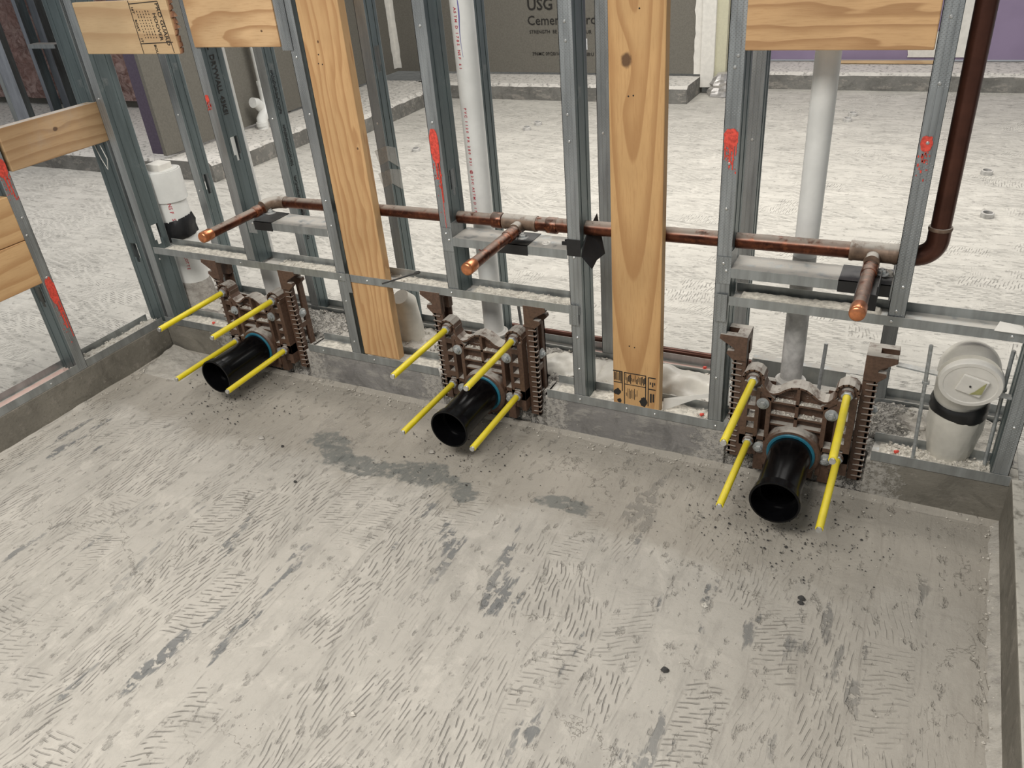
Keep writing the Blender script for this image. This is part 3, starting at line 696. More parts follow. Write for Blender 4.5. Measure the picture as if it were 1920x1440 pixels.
# left wall framing: web faces the camera (-y), flange faces +x
def stud_left(y, z0, z1, label, scr=()):
    r = empty('steel_stud', (-1.96, y, z0), label, 'stud')
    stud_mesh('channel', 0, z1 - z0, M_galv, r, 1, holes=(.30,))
    r.rotation_euler = (0, 0, math.pi / 2)      # local -y -> +x, local +x -> +y
    if scr: screws(r, [(dx, -.0002, sz - z0) for dx, sz in scr])
    return r
sL1 = stud_left(.004, ZT, TOP, 'steel stud of the left wall at the corner, flange with scribbled marks', ((.02, 1.2), (.02, .9), (.02, .6)))
sL2 = stud_left(-.425, ZT, TOP, 'steel stud of the left wall beside the stacked lumber blocks, two red paint marks', ((.02, .72), (.012, .66), (.02, .5)))
paint(sL2, .006, .036, .40 - ZT, .50 - ZT, ((.016, .010, .10), (.026, .005, .14)))
paint(sL2, .002, .036, .86 - ZT, .92 - ZT, ((.014, .007, .05), (.024, .005, .08)))
sL3 = stud_left(-.86, ZT, TOP, 'steel stud of the left wall nearest the camera, left of the lumber blocks')
text('marking', 'S', .05, M_ink, (-1.9595, .02, 1.12), (0, .9, -.4), (0, .4, .9), sL1, .001)

# ================================================================== LUMBER
def lumber(name, dims, loc, label, mat, cat='plank', bevel=.0025):
    r = empty(name, loc, label, cat); r2 = MB().box(*dims).build('board', mat, r, bevel=bevel); return r
W1 = wood('pine_left', 'z', (.60, .37, .175), (.40, .20, .08), (-.02, 0, .35), .07, 40, .075, knots=((1.205 - .16, .055, .004), (.90 - .16, .13, .004)))
W2 = wood('pine_right', 'z', (.59, .355, .155), (.37, .18, .065), (.065, 0, 1.42), .075, 40, .012, knots=((1.175 - .16, .047, .017),))
WP = wood('plywood_a', 'x', (.68, .45, .24), (.34, .16, .06), (.27, 0, .02), .34, 20, .12, knots=((.29, .045, .004),))
WP2 = wood('plywood_b', 'x', (.63, .39, .19), (.32, .155, .06), (.1, 0, -.08), .20, 22, .13)
WP3 = wood('plywood_c', 'x', (.62, .44, .25), (.44, .27, .14), (.1, 0, .0), .12, 14, .03)
WB = wood('spruce_brace', 'y', (.50, .33, .18), (.33, .19, .09), (0, .2, -.03), .12, 30, .03, knots=((.20, .09, .009),), dusty=.8, grey=.3)
WS = wood('blocks_pine', 'y', (.60, .385, .19), (.42, .22, .09), (0, -.2, .3), .14, 22, .04, knots=((.0, .05, .004),))
pl1 = lumber('pine_plank', (0, .150, -.002, .031, 0, 2.4), (-.958 + .014, .0, .158), 'left upright pine plank beside a steel stud, plain without stamps', W1)
# knotty plank with its blocked-out grade stamp
pl2 = lumber('pine_plank', (0, .146, -.002, .031, 0, 2.4), (.002, .0, .140), 'right upright pine plank with a big knot and black stamp at its foot', W2)
def stamp(parent):
    mb = MB(); Y0, Y1 = -.0029, -.0018
    def r(x0, x1, z0, z1): mb.box(x0, x1, Y0, Y1, z0, z1)
    L = .0016
    # frames
    r(.000, .030, .1265, .130); r(.028, .0305, .060, .128)
    r(.002, .029, .088, .0905)
    r(.036, .104, .126, .1285); r(.035, .0375, .008, .128); r(.102, .1045, .030, .126); r(.036, .104, .086, .088)
    r(.112, .134, .122, .125); r(.110, .1125, .022, .124); r(.112, .134, .082, .085)
    for i in range(6):
        x = .003 + i * .0042; r(x, x + random.uniform(.0015, .003), .092 + random.uniform(0, .006), .126 - random.uniform(0, .006))
    for i in range(17):
        x = .040 + i * .0037; a = random.uniform(.090, .102); b_ = random.uniform(.108, .124); r(x, x + random.uniform(.001, .0026), a, b_)
    for i in range(9):
        x = .042 + i * .0042; a = random.uniform(.028, .05); r(x, x + random.uniform(.0008, .0018), a, random.uniform(.055, .08))
    for x in (.116, .123, .129): r(x, x + .0035, .092 + random.uniform(0, .01), .108)
    for x in (.117, .125): r(x, x + .005, .030 + random.uniform(0, .01), .068)
    return mb.build('stamp', M_ink, parent)
stamp(pl2)['label'] = 'black grade stamp of frames and bars'
mb = MB()
def blot(cx, cz, rx, rz, n=16):
    mb.prism([(cx + rx * math.cos(2 * math.pi * i / n) * random.uniform(.6, 1.1), -.0030, cz + rz * math.sin(2 * math.pi * i / n) * random.uniform(.6, 1.1)) for i in range(n)], (0, .0009, 0))
for q in ((.013, .055, .012, .013), (.020, .024, .008, .009), (.096, .034, .012, .02)):
    mb = MB(); blot(*q); mb.build('ink_blot', M_ink, pl2)
def holes_in(parent, pts, y=-.0024):
    mb = MB()
    for x, z in pts: mb.cyl((x, y, z), (x, y + .002, z), .0022, 8)
    mb.build('screw_hole', M_ink, parent)
holes_in(pl2, [(.052, .93), (.065, .932), (.052, .22), (.068, .218), (.08, 1.13)]); holes_in(pl1, [(.042, .985), (.056, .983), (.048, 1.01)])
# plywood panels
pw1 = lumber('plywood_panel', (0, .435, 0, .017, 0, .160), (-1.874, -.0175, 1.172), 'thin pale plywood panel with printed stamp and splintered right end, at the left corner', WP3, 'plywood')
def print_on(parent):
    x0 = parent.location.x; z0 = parent.location.z; y = parent.location.y - .0006
    mb = MB()
    def ln(xa, za, xb, zb, w_=.0012):
        d = Vector((xb - xa, 0, zb - za)); n_ = Vector((-d.z, 0, d.x)).normalized() * w_; a = Vector((xa, -.0008, za)); b = Vector((xb, -.0008, zb))
        mb.prism([a - n_, b - n_, b + n_, a + n_], (0, .0006, 0))
    ln(.268, .16, .272, 0); ln(.268, .150, .398, .155); ln(.272, .032, .418, .036); ln(.398, .155, .412, .004)
    mb.build('printed_frame', M_ink, parent)
    D = (0.05, 0, -1); U = (1, 0, .05)
    text('printed_text', 'PRO GUARD', .022, M_ink, (x0 + .384, y, z0 + .150), D, U, parent, .0002)
    text('printed_text', 'HOOVER', .020, M_ink, (x0 + .362, y, z0 + .122), D, U, parent, .0002)
    text('printed_text', '16T', .013, M_ink, (x0 + .274, y, z0 + .142), D, U, parent, .0003)
    text('printed_text', 'ROAT', .013, M_ink, (x0 + .275, y, z0 + .104), D, U, parent, .0003)
    text('printed_text', '1T', .013, M_ink, (x0 + .277, y, z0 + .050), D, U, parent, .0003)
    text('printed_text', 'BOU', .014, M_ink, (x0 + .330, y, z0 + .029), D, U, parent, .0003)
    mb = MB()
    for q in range(5):
        for i in range(10):
            x = .294 + q * .0125 + i * .0006; z = .125 - i * .0085; mb.box(x, x + .003, -.0007, 0, z, z + random.uniform(.002, .006))
    mb.build('fine_print', M_ink, parent)
print_on(pw1)
mb = MB()
for i in range(9):
    z = .16 * i / 9; mb.prism([(.432, .001 + i % 3 * .004, z), (.450 + random.uniform(-.01, .012), .003, z + random.uniform(0, .01)), (.446, .006, z + .018), (.432, .010, z + .020)], (0, .006, 0))
o = mb.build('splinters', wood('splinter_wood', 'z', (.30, .15, .08), (.12, .05, .03)), pw1)
pw2 = lumber('plywood_panel', (0, .350, 0, .017, 0, .24), (-1.378, -.008, 1.190), 'bold-grained plywood panel between the second and third front studs', WP, 'plywood')
MB().box(.352, .392, .004, .0052, -.01, .35).build('steel_tab', M_galv, pw2)
pw3 = lumber('plywood_panel', (0, .388, 0, .017, 0, .24), (.334, -.008, 1.177), 'wavy-grained plywood panel at top right between two studs', WP2, 'plywood')
# left wall lumber
br = lumber('lumber_brace', (-.036, .002, 0, .392, 0, .139), (-1.960, -.375, .868), 'weathered wooden brace between the two left wall studs', WB, 'brace')
k1 = lumber('lumber_block', (-.036, .001, 0, .44, 0, .152), (-1.960, -.865, .648), 'upper of the two stacked pine blocks at the left edge', WS, 'block')
k2 = lumber('lumber_block', (-.036, .001, 0, .44, 0, .158), (-1.960, -.865, .488), 'lower of the two stacked pine blocks at the left edge', WS, 'block')
st = plain('x', (.1, .1, .1))

# ================================================================== DRAIN CARRIERS
def hexprism(mb, c, ax, r, d): mb.lathe(c, ax, [(0, r), (d * .85, r), (d, r * .85)], 6)
def bolt(parent, c, ax, name='bolt'):
    mb = MB(); mb.lathe(c, ax, [(0, .0175), (.0026, .0172), (.0032, .0160)], 24)
    c2 = Vector(c) + Vector(ax).normalized() * .0024
    hexprism(mb, c2, ax, .0108, .0085)
    mb.lathe(c2 + Vector(ax).normalized() * .008, ax, [(0, .0058), (.004, .0055)], 10)
    return mb.build(name, M_bolt, parent, smooth=.5)
def carrier(cx, label):
    r = empty('drain_carrier', (cx, 0, 0), label, 'drain carrier')
    YF, YB = -.030, .004
    # profile of the crest, symmetric
    half = []
    lugc = (.121, .334); R_ = .031
    for i in range(9):                       # lug arc from outer side over the top to the inner side
        a = math.radians(-20 + i * 27.5); half.append((lugc[0] + R_ * math.cos(a), lugc[1] + R_ * math.sin(a)))
    half += [(.086, .312), (.076, .301), (.066, .299), (.052, .304), (.036, .317), (.020, .327), (.0, .331)]
    full = half + [(-x, z) for x, z in half[-2::-1]]
    mb = MB()
    def strip(pts, w_, y0, y1):
        for (a, b) in zip(pts[:-1], pts[1:]):
            A = Vector((a[0], 0, a[1])); B = Vector((b[0], 0, b[1])); d = (B - A); n_ = Vector((d.z, 0, -d.x)).normalized() * w_
            d = d.normalized() * .0012
            mb.prism([(p.x, y0, p.z) for p in (A - d, B + d, B + d + n_, A - d + n_)], (0, y1 - y0, 0))
    # raised rim along the crest
    inner = [( -x, z) for x, z in full]
    strip([(x, z) for x, z in reversed(full)], .0055, YF, YB + .012)
    # crest web (thin plate behind the rim)
    mb.prism([(x * .985, -.008, z - .002) for x, z in full[8:-8]] + [(-.068, -.008, .270), (.068, -.008, .270)], (0, .008, 0))
    b = mb.box
    for s in (-1, 1):
        def bb(xa, xb, y0, y1, z0, z1): b(min(s * xa, s * xb), max(s * xa, s * xb), y0, y1, z0, z1)
        # lug disc and boss
        mb.lathe((s * .121, -.022, .334), (0, 1, 0), [(0, .027), (.026, .027)], 24)
        mb.lathe((s * .121, -.036, .334), (0, 1, 0), [(0, .015), (.002, .018), (.02, .018)], 20)
        # outer rail, slot rails, crosspieces
        bb(.131, .148, YF, YB, .072, .325); bb(.099, .110, YF, YB, .085, .310); bb(.068, .080, YF, YB, .055, .285)
        for z, t in ((.290, .009), (.243, .007), (.203, .007), (.165, .010)): bb(.110, .131, YF, YB, z - t, z + t)
        bb(.076, .102, YF, YB, .138, .152); bb(.080, .100, -.026, YB, .268, .292)
        bb(.100, .148, YF, YB, .112, .147); bb(.110, .131, -.026, 0, .080, .115)
        mb.lathe((s * .121, -.040, .129), (0, 1, 0), [(0, .013), (.002, .016), (.03, .016)], 20)
        mb.lathe((s * .090, -.028, .262), (0, 1, 0), [(0, .016), (.02, .017)], 20)
        mb.lathe((s * .090, -.028, .113), (0, 1, 0), [(0, .016), (.02, .017)], 20)
        bb(.076, .104, -.024, .0, .030, .112)
        bb(.070, .112, .034, .040, .10, .30)
        # diagonal shoulder
        mb.prism([(s * .100, YF, .318), (s * .100, YF, .300), (s * .066, YF, .270), (s * .060, YF, .282)], (0, .03, 0))
    # centre panel, shelves, rib
    b(-.070, .070, -.006, .004, .06, .275)
    b(-.070, .070, -.028, 0, .268, .2745); b(-.070, .070, -.028, 0, .226, .2325); b(-.0045, .0045, -.028, 0, .20, .329)
    b(-.070, .070, -.024, 0, .193, .199)
    mb.prism([(-.016, -.016, .268), (.016, -.016, .268), (0, -.016, .250)], (0, .014, 0))
    # foot below the hub
    b(-.060, .060, -.018, .0, .030, .075); b(-.012, .012, -.040, 0, .035, .055)
    fp = mb.build('faceplate', M_iron, r, bevel=.0012)
    # embossed marks
    text('raised_letters', 'ZURN', .014, M_iron, (cx - .052, -.0075, .289), (1, 0, -.05), (.05, 0, 1), r, .0004, .0016, 1.1)
    text('raised_letters', 'CPC', .013, M_iron, (cx + .016, -.0075, .287), (1, 0, 0), (0, 0, 1), r, .0004, .0016, 1.25)
    mb = MB()
    for z in (.303, .284):
        pts = [(-.056 + .042 * i / 8, z + .0022 * math.sin(i * .8)) for i in range(9)]
        for a_, b_ in zip(pts[:-1], pts[1:]): mb.prism([(a_[0], -.0105, a_[1]), (b_[0], -.0105, b_[1]), (b_[0], -.0105, b_[1] + .0016), (a_[0], -.0105, a_[1] + .0016)], (0, .003, 0))
    mb.build('raised_badge', M_iron, r)
    # hub, gasket, black pipe
    zc = .123
    MB().lathe((0, .01, zc), (0, -1, 0), [(0, .074), (.035, .079), (.052, .078), (.058, .073), (.058, .0655), (.03, .0655)], 40, True, False).build('hub', M_iron, r, smooth=SM)
    MB().lathe((0, -.02, zc), (0, -1, 0), [(0, .0655), (.031, .0655), (.033, .0635), (.033, .058), (.02, .058)], 40, True, False).build('gasket', M_blue, r, smooth=SM)['label'] = 'blue gasket ring'
    zp = .123; L = .275
    p = MB().lathe((0, -.0, zp), (0, -1, 0), [(0, .0575), (L - .030, .0575), (L - .028, .063), (L - .002, .0655), (L, .0645), (L, .0600), (L - .006, .0585), (L - .03, .0555), (L - .055, .0535), (L - .055, .046), (L - .12, .045), (L - .12, .001)], 48, True, True).build('drain_pipe', M_black, r, smooth=.5)
    # rods
    for (x, z) in ((-.121, .334), (.121, .334), (-.121, .129), (.121, .129)):
        jx = random.uniform(-.003, .003); jz = random.uniform(-.003, .003)
        rod = MB().tube([(x, -.045, z), (x + jx, -.20, z + jz), (x + jx * 1.8, -.338, z + jz * 2)], .0098, 16).build('support_rod', M_yellow, r, smooth=SM)
        MB().cyl((x + jx * 1.8, -.336, z + jz * 2), (x + jx * 1.8, -.345, z + jz * 2), .0078, 12).build('rod_tip', M_screw, rod, smooth=SM)
        n_ = MB(); hexprism(n_, (x, -.036, z), (0, -1, 0), .0150, .009); n_.build('hex_nut', M_bolt, rod)
    for (x, z) in ((-.090, .262), (.090, .262), (-.090, .113), (.090, .113)): bolt(r, (x, -.030, z), (0, -1, 0))
    # notched uprights with forked tops
    for s in (-1, 1):
        mb = MB()
        def bb(xa, xb, y0, y1, z0, z1): mb.box(min(s * xa, s * xb), max(s * xa, s * xb), y0, y1, z0, z1)
        zt = .446
        bb(.150, .184, .000, .010, .045, .372); bb(.150, .176, .000, .010, .372, zt - .012)
        bb(.176, .184, .000, .022, .045, .40)                     # side web, front strip
        n_r = 17
        for i in range(n_r):                                       # notches
            z = .058 + i * .0187
            mb.prism([(s * .160, .0005, z), (s * .188, .0005, z), (s * .188, .0005, z + .0046), (s * .160, .0005, z + .0030)], (0, -.0048, 0))
            bb(.184, .1875, -.003, .010, z, z + .0050)
        bb(.176, .184, .046, .070, .045, zt - .01); bb(.156, .184, .062, .070, .045, zt - .01)  # rear strip
        bb(.177, .183, .020, .048, .045, .125); bb(.177, .183, .020, .048, .205, .225)
        # head block and fork prongs
        for (ya, yb, L) in ((-.006, .016, .224), (.044, .068, .224)):
            mb.prism([(s * .150, ya, zt), (s * L, ya, zt), (s * (L + .002), ya, zt - .014), (s * .200, ya, zt - .030), (s * .184, ya, zt - .040), (s * .184, ya, zt - .075), (s * .150, ya, zt - .075)], (0, yb - ya, 0))
            mb.prism([(s * .182, ya, .400), (s * .203, ya, .398), (s * .205, ya, .388), (s * .186, ya, .370), (s * .182, ya, .365)], (0, (yb - ya) * .8, 0))
        bb(.150, .182, .010, .062, zt - .024, zt - .0005)
        u = mb.build('upright', M_iron, r, bevel=.0009)
        bolt(r, (s * .184, .034, .262), (s, 0, 0), 'side_bolt')
    # crushed mortar caught on the shelves
    def sp():
        q = random.random()
        if q < .8:
            zz = random.choice((.2745, .2325)); return (random.uniform(-.066, .066), random.uniform(-.026, -.008), zz)
        s = random.choice((-1, 1)); return (s * random.uniform(.112, .130), random.uniform(-.025, 0), random.choice((.250, .210, .175)))
    chips('mortar_crumbs', 170, sp, .0015, .0055, M_chip, r)
    return r
c1 = carrier(CX[2], 'brown cast-iron drain carrier at the right, nearest the wrapped elbow, four yellow rods')
for cx, lb in ((CX[1], 'brown cast-iron drain carrier in the middle, below the middle copper stub, four yellow rods'), (CX[0], 'brown cast-iron drain carrier at the left, under the left copper stub, four yellow rods')):
    c = copy_tree(c1); c.location = (cx, 0, 0); c['label'] = lb
# scribed ring joint on the longest left rod
# ================================================================== COPPER
def tee(parent, x, y, z, R_, r2, L=.045, name='tee_fitting'):
    mb = MB(); mb.lathe((x - L, y, z), (1, 0, 0), [(0, R_ + .0035), (.006, R_ + .0045), (.012, R_ + .003), (2 * L - .012, R_ + .003), (2 * L - .006, R_ + .0045), (2 * L, R_ + .0035)], 28)
    mb.lathe((x, y, z - .008), (0, -1, 0), [(0, r2 + .006), (R_ + .012, r2 + .003), (R_ + .02, r2 + .004), (R_ + .026, r2 + .003)], 24)
    return mb.build(name, M_solder, parent, smooth=SM)
YP = .052
cp = empty('copper_pipe_run', (.8, YP, .70), 'long tarnished copper pipe run with elbow rising as brown riser at right', 'pipe')
def loc(p, b=(.8, YP, .70)): return tuple(a - c for a, c in zip(p, b))
def P(mb, name, mat, parent=cp, sm=SM):
    b = parent.location; mb.v = [(v[0] - b[0], v[1] - b[1], v[2] - b[2]) for v in mb.v]; return mb.build(name, mat, parent, smooth=sm)
P(MB().tube([(-1.245, YP, .680), (-.72, YP, .687), (-.32, YP, .690)], .0188, 24), 'pipe', M_cu)
P(MB().tube([(-.32, YP, .690), (.2, YP, .697), (.745, YP, .702)], .0208, 24), 'pipe', M_cu)
for x, R_, z in ((-.302, .0195, .690), (.668, .0215, .701)): 
    o = tee(cp, 0, 0, 0, R_, .0150, .055); o.location = loc((x, YP, z))
for x in (-.395, -.215): P(MB().lathe((x, YP, .690), (1, 0, 0), [(0, .0225), (.004, .0240), (.03, .0240), (.034, .0225)], 24), 'coupling', M_cub)
# left elbow
arc = [(-1.218 - .0 - .042 * math.sin(a), YP - .042 + .042 * math.cos(a), .680) for a in [math.pi / 2 * i / 8 for i in range(9)]]
P(MB().tube([(-1.205, YP, .680)] + arc + [(-1.262, YP - .055, .678)], .0208, 20), 'elbow', M_solder)
# right elbow and riser
arc = [(.757 + .045 * math.sin(a), YP, .747 - .045 * math.cos(a)) for a in [math.pi / 2 * i / 8 for i in range(9)]]
P(MB().tube([(.735, YP, .702)] + arc + [(.802, YP, .775)], .0250, 24), 'elbow', M_cudark)
P(MB().lathe((.802, YP, .772), (0, 0, 1), [(0, .0262), (.004, .0268), (.008, .0256)], 24), 'solder_ring', M_solder)
P(MB().cyl((.802, YP, .77), (.802, YP, 2.6), .0222, 28), 'riser', M_cudark)
P(MB().lathe((.700, YP, .7015), (1, 0, 0), [(0, .0245), (.030, .0245), (.034, .0255), (.036, .0245)], 24), 'coupling', M_solder)
for n_, (x, z, tip, lb) in enumerate(((-1.268, .671, -.285, 'left copper stub-out with soldered end cap, pointing at the viewer over the left drain'),
                       (-.302, .678, -.285, 'middle bright copper stub-out with end cap, over the middle drain'),
                       (.668, .682, -.268, 'right copper stub-out with shiny end cap, over the right drain'))):
    s = empty('copper_stub', (x, 0, z), lb, 'pipe')
    m_ = MB(); m_.cyl((0, YP - .025, 0), (0, tip + .02, 0), .0160, 24); m_.build('pipe', M_cub if n_ else M_cu, s, smooth=SM)
    m_ = MB(); m_.lathe((0, tip + .042, 0), (0, -1, 0), [(0, .0170), (.003, .0182), (.032, .0182), (.039, .0172), (.0420, .0145), (.043, .008)], 28); m_.build('end_cap', M_cucap, s, smooth=.8)
    m_ = MB(); m_.lathe((0, -.045, 0), (0, 1, 0), [(0, .0172), (.004, .0190), (.030, .0190), (.034, .0175), (.04, .0175), (.06, .0190), (.066, .0175)], 24); m_.build('coupling', M_cub, s, smooth=.8)
    m_ = MB()                                              # copper strap clip
    for dy in (-.006, .018):
        m_.tube([(.0 + .017 * math.cos(a), dy, .0 + .017 * math.sin(a)) for a in [math.pi * i / 10 for i in range(-1, 12)]], .0014, 6)
    m_.box(.016, .032, -.004, .020, -.020, -.017); m_.build('strap_clip', M_cub, s, smooth=SM)
    bolt(s, (.026, .008, -.017), (0, 0, 1), 'clip_screw').scale = (1, 1, 1)
# black tape sleeve hanging below the right stub
s3 = [o for o in bpy.data.objects if o.name.startswith('copper_stub')][-1]
m_ = MB(); m_.box(-.020, .030, -.115, -.006, -.022, -.019); m_.box(-.020, .030, -.115, -.112, -.060, -.020); m_.box(.026, .029, -.11, -.01, -.05, .0)
m_.build('tape_sleeve', M_tape, s3, bevel=.001)
# pipe lying on the rear track
bp_ = MB().cyl((0, 0, 0), (1.0, 0, .0), .0125, 16).build('brown_pipe', M_cudark, None, smooth=SM, loc=(-.66, .385, .142)); tag(bp_, 'thin brown pipe lying along the back edge of the rear track', 'pipe')

# ================================================================== WHITE PIPES
def pvc(x, y, r_, z0, z1, label, foot=True):
    e = empty('white_vent_pipe', (x, y, z0), label, 'pipe')
    MB().cyl((0, 0, .0), (0, 0, z1 - z0), r_, 32).build('pipe', M_pvc, e, smooth=SM)
    if foot:
        MB().lathe((0, 0, 0), (0, 0, 1), [(0, r_ + .012), (.05, r_ + .010), (.075, r_ + .006), (.080, r_ + .001)], 28).build('hub', M_pvcold, e, smooth=SM)
        MB().lathe((0, 0, .062), (0, 0, 1), [(0, r_ + .0115), (.004, r_ + .013), (.010, r_ + .013), (.012, r_ + .010)], 28).build('clamp', M_pvcold, e, smooth=SM)
    return e
v3 = pvc(.496, .15, .0300, .175, 2.6, 'white vent pipe behind the right drain, dirty below')
v2 = pvc(-.486, .15, .0340, .175, 2.6, 'white vent pipe with printed red text and a purple streak')
v1 = pvc(-1.462, .15, .0340, .175, 2.6, 'white vent pipe behind the left drain, mostly hidden by a stud')
MB().lathe((0, 0, .01), (0, 0, 1), [(0, .0306), (.45, .0306)], 32).build('dirty_sleeve', M_pvcold, v3, smooth=SM)
# red print spiralling down the pipe: follow the camera-side surface
def pipe_text(parent, s, r_, ang, z_top, size, mat):
    cu_z = z_top
    for ch in s:
        if ch == ' ': cu_z -= size * .6; continue
        n_ = Vector((math.cos(ang), math.sin(ang), 0)); tgt = Vector((-math.sin(ang), math.cos(ang), 0))
        b = parent.location; o = b + n_ * (r_ + .0004) + Vector((0, 0, cu_z - b.z)) - tgt * size * .35
        t = text('printed_text', ch, size, mat, o, (0, 0, -1), tgt, None, .0002)
        yield t; cu_z -= size * .82
def joined_text(parent, lines, name='printed_text'):
    for (s, r_, ang, z_top, size, mat) in lines:
        obs = list(pipe_text(parent, s, r_, ang, z_top, size, mat)); mb = MB()
        for o in obs:
            mb.add([v.co for v in o.data.vertices], [tuple(p.vertices) for p in o.data.polygons])
        for o in obs: bpy.data.objects.remove(o)
        b = parent.location; mb.v = [(v[0] - b.x, v[1] - b.y, v[2] - b.z) for v in mb.v]
        mb.build(name, mat, parent)
A0 = math.radians(-97)
joined_text(v2, [('ASTM D 1785 NSF 61', .034, A0, 1.27, .012, M_inkred), ('PVC 1120 PR 280 PSI @ 23C ASTM D 1785', .034, A0, 1.0, .012, M_inkred), ('PVC SCH 40', .034, A0, .62, .012, M_inkred)])
mb = MB(); pts = []
for i in range(13):
    t = i / 12; z = 1.30 - .16 * t; a = math.radians(-80 + 3 * math.sin(t * 7)); w_ = .09 * math.sin(min(t * 4, 1.57)) * (1 - t) ** 1.5 + .012
    pts.append([(.0345 * math.cos(a + q * w_), .0345 * math.sin(a + q * w_), z - .175) for q in (-1, 1)])
vs = [p for q in pts for p in q]; mb.add(vs, [(2 * i, 2 * i + 1, 2 * i + 3, 2 * i + 2) for i in range(12)])
mb.build('primer_streak', M_inkblue, v2)['label'] = 'purple streak'
# short big coupling at the left corner
wc = empty('white_coupling', (-1.908, .165, .122), 'wide white pipe with coupling and black rubber sleeve in the left corner', 'pipe')
MB().lathe((0, 0, .10), (0, 0, 1), [(0, .0570), (.50, .0570)], 32).build('pipe', M_pvc, wc, smooth=SM)
MB().lathe((0, 0, .48), (0, 0, 1), [(0, .0575), (.001, .0650), (.110, .0660), (.118, .0650), (.118, .0590), (.06, .0580)], 36, True, False).build('coupling', M_pvc, wc, smooth=SM)
mb = MB(); prof = [(.0, .062), (.004, .066), (.03, .064), (.05, .067), (.075, .060), (.082, .058)]
vs = []; n_ = 36
for d, rr in prof: vs += [(math.cos(6.2832 * i / n_) * (rr + .003 * math.sin(i * 1.7 + d * 90)), math.sin(6.2832 * i / n_) * (rr + .003 * math.sin(i * 1.7 + d * 90)), .325 + d + .012 * math.sin(6.2832 * i / n_ + 1)) for i in range(n_)]
mb.add(vs, [(j * n_ + i, j * n_ + (i + 1) % n_, (j + 1) * n_ + (i + 1) % n_, (j + 1) * n_ + i) for j in range(len(prof) - 1) for i in range(n_)])
mb.build('rubber_sleeve', M_tape, wc, smooth=1)
MB().lathe((0, 0, .0), (0, 0, 1), [(0, .068), (.10, .064), (.14, .0575)], 32).build('mortar_collar', M_rubble, wc, smooth=SM)
MB().box(-.045, .025, -.035, .03, .55, .625).build('foam_block', M_cap, wc, bevel=.004)
joined_text(wc, [('NSF SCH40 4 PVC', .0572, math.radians(-52), .60, .020, M_inkred), ('CHARLOTTE', .0572, math.radians(-52), .435, .016, M_inkred)])
# wrapped elbow at the right
ew = empty('wrapped_elbow', (.930, .095, H), 'large white pipe elbow wrapped in clear plastic, black tape band and flat round cap', 'pipe')
prof = [(.0, .050), (.03, .056), (.06, .062), (.10, .066), (.14, .067), (.17, .064)]
vs = []; n_ = 40
for d, rr in prof: vs += [(math.cos(6.2832 * i / n_) * (rr + .0025 * math.sin(i * 2.3 + d * 60)), math.sin(6.2832 * i / n_) * (rr + .0025 * math.sin(i * 1.9 + d * 70)), d) for i in range(n_)]
mb = MB().add(vs, [(j * n_ + i, j * n_ + (i + 1) % n_, (j + 1) * n_ + (i + 1) % n_, (j + 1) * n_ + i) for j in range(len(prof) - 1) for i in range(n_)])
mb.build('wrapped_neck', M_wrap, ew, smooth=1)
path = [(0, .004, .13)] + [(0, -.080 + .086 * math.cos(a), .215 + .090 * math.sin(a)) for a in [math.radians(96) * i / 9 for i in range(10)]] + [(0, -.104, .302)]
MB().tube(path, [.064] + [.066 + .003 * math.sin(i / 9 * 3.14) for i in range(10)] + [.070], 40).build('elbow', M_wrap, ew, smooth=1)
MB().lathe((.004, -.090, .292), (0, -1, -.22), [(0, .0715), (.022, .0715), (.026, .069), (.026, .060), (.0245, .058), (.0235, .001)], 44).build('end_cap', M_cap, ew, smooth=.6)
mb = MB(); mb.box(-.030, .030, -.005, .001, -.028, .028); o = mb.build('cap_boss', M_cap, ew, bevel=.004); o.location = (.008, -.1165, .288); o.rotation_euler = (.21, .25, 0)
mb = MB(); mb.prism([(-.004, 0, -.024), (.022, 0, -.020), (.026, 0, .018), (.018, 0, .006), (.006, 0, -.014)], (0, -.001, 0)); o = mb.build('glue_smear', plain('olive_glue', (.38, .37, .16), .6), ew); o.location = (.010, -.1235, .287); o.rotation_euler = (.21, 0, 0)
MB().cyl((.004, -.1222, .287), (.004, -.1240, .287), .0025, 10).build('vent_hole', M_ink, ew)
prof = [(.0, .0675), (.006, .0700), (.016, .0680), (.024, .0705), (.034, .068), (.040, .066)]
vs = []
for d, rr in prof: vs += [(math.cos(6.2832 * i / n_) * rr, math.sin(6.2832 * i / n_) * rr, .142 + d + .006 * math.sin(6.2832 * i / n_ * 2 + d * 50)) for i in range(n_)]
MB().add(vs, [(j * n_ + i, j * n_ + (i + 1) % n_, (j + 1) * n_ + (i + 1) % n_, (j + 1) * n_ + i) for j in range(len(prof) - 1) for i in range(n_)]).build('tape_band', M_tape, ew, smooth=1)
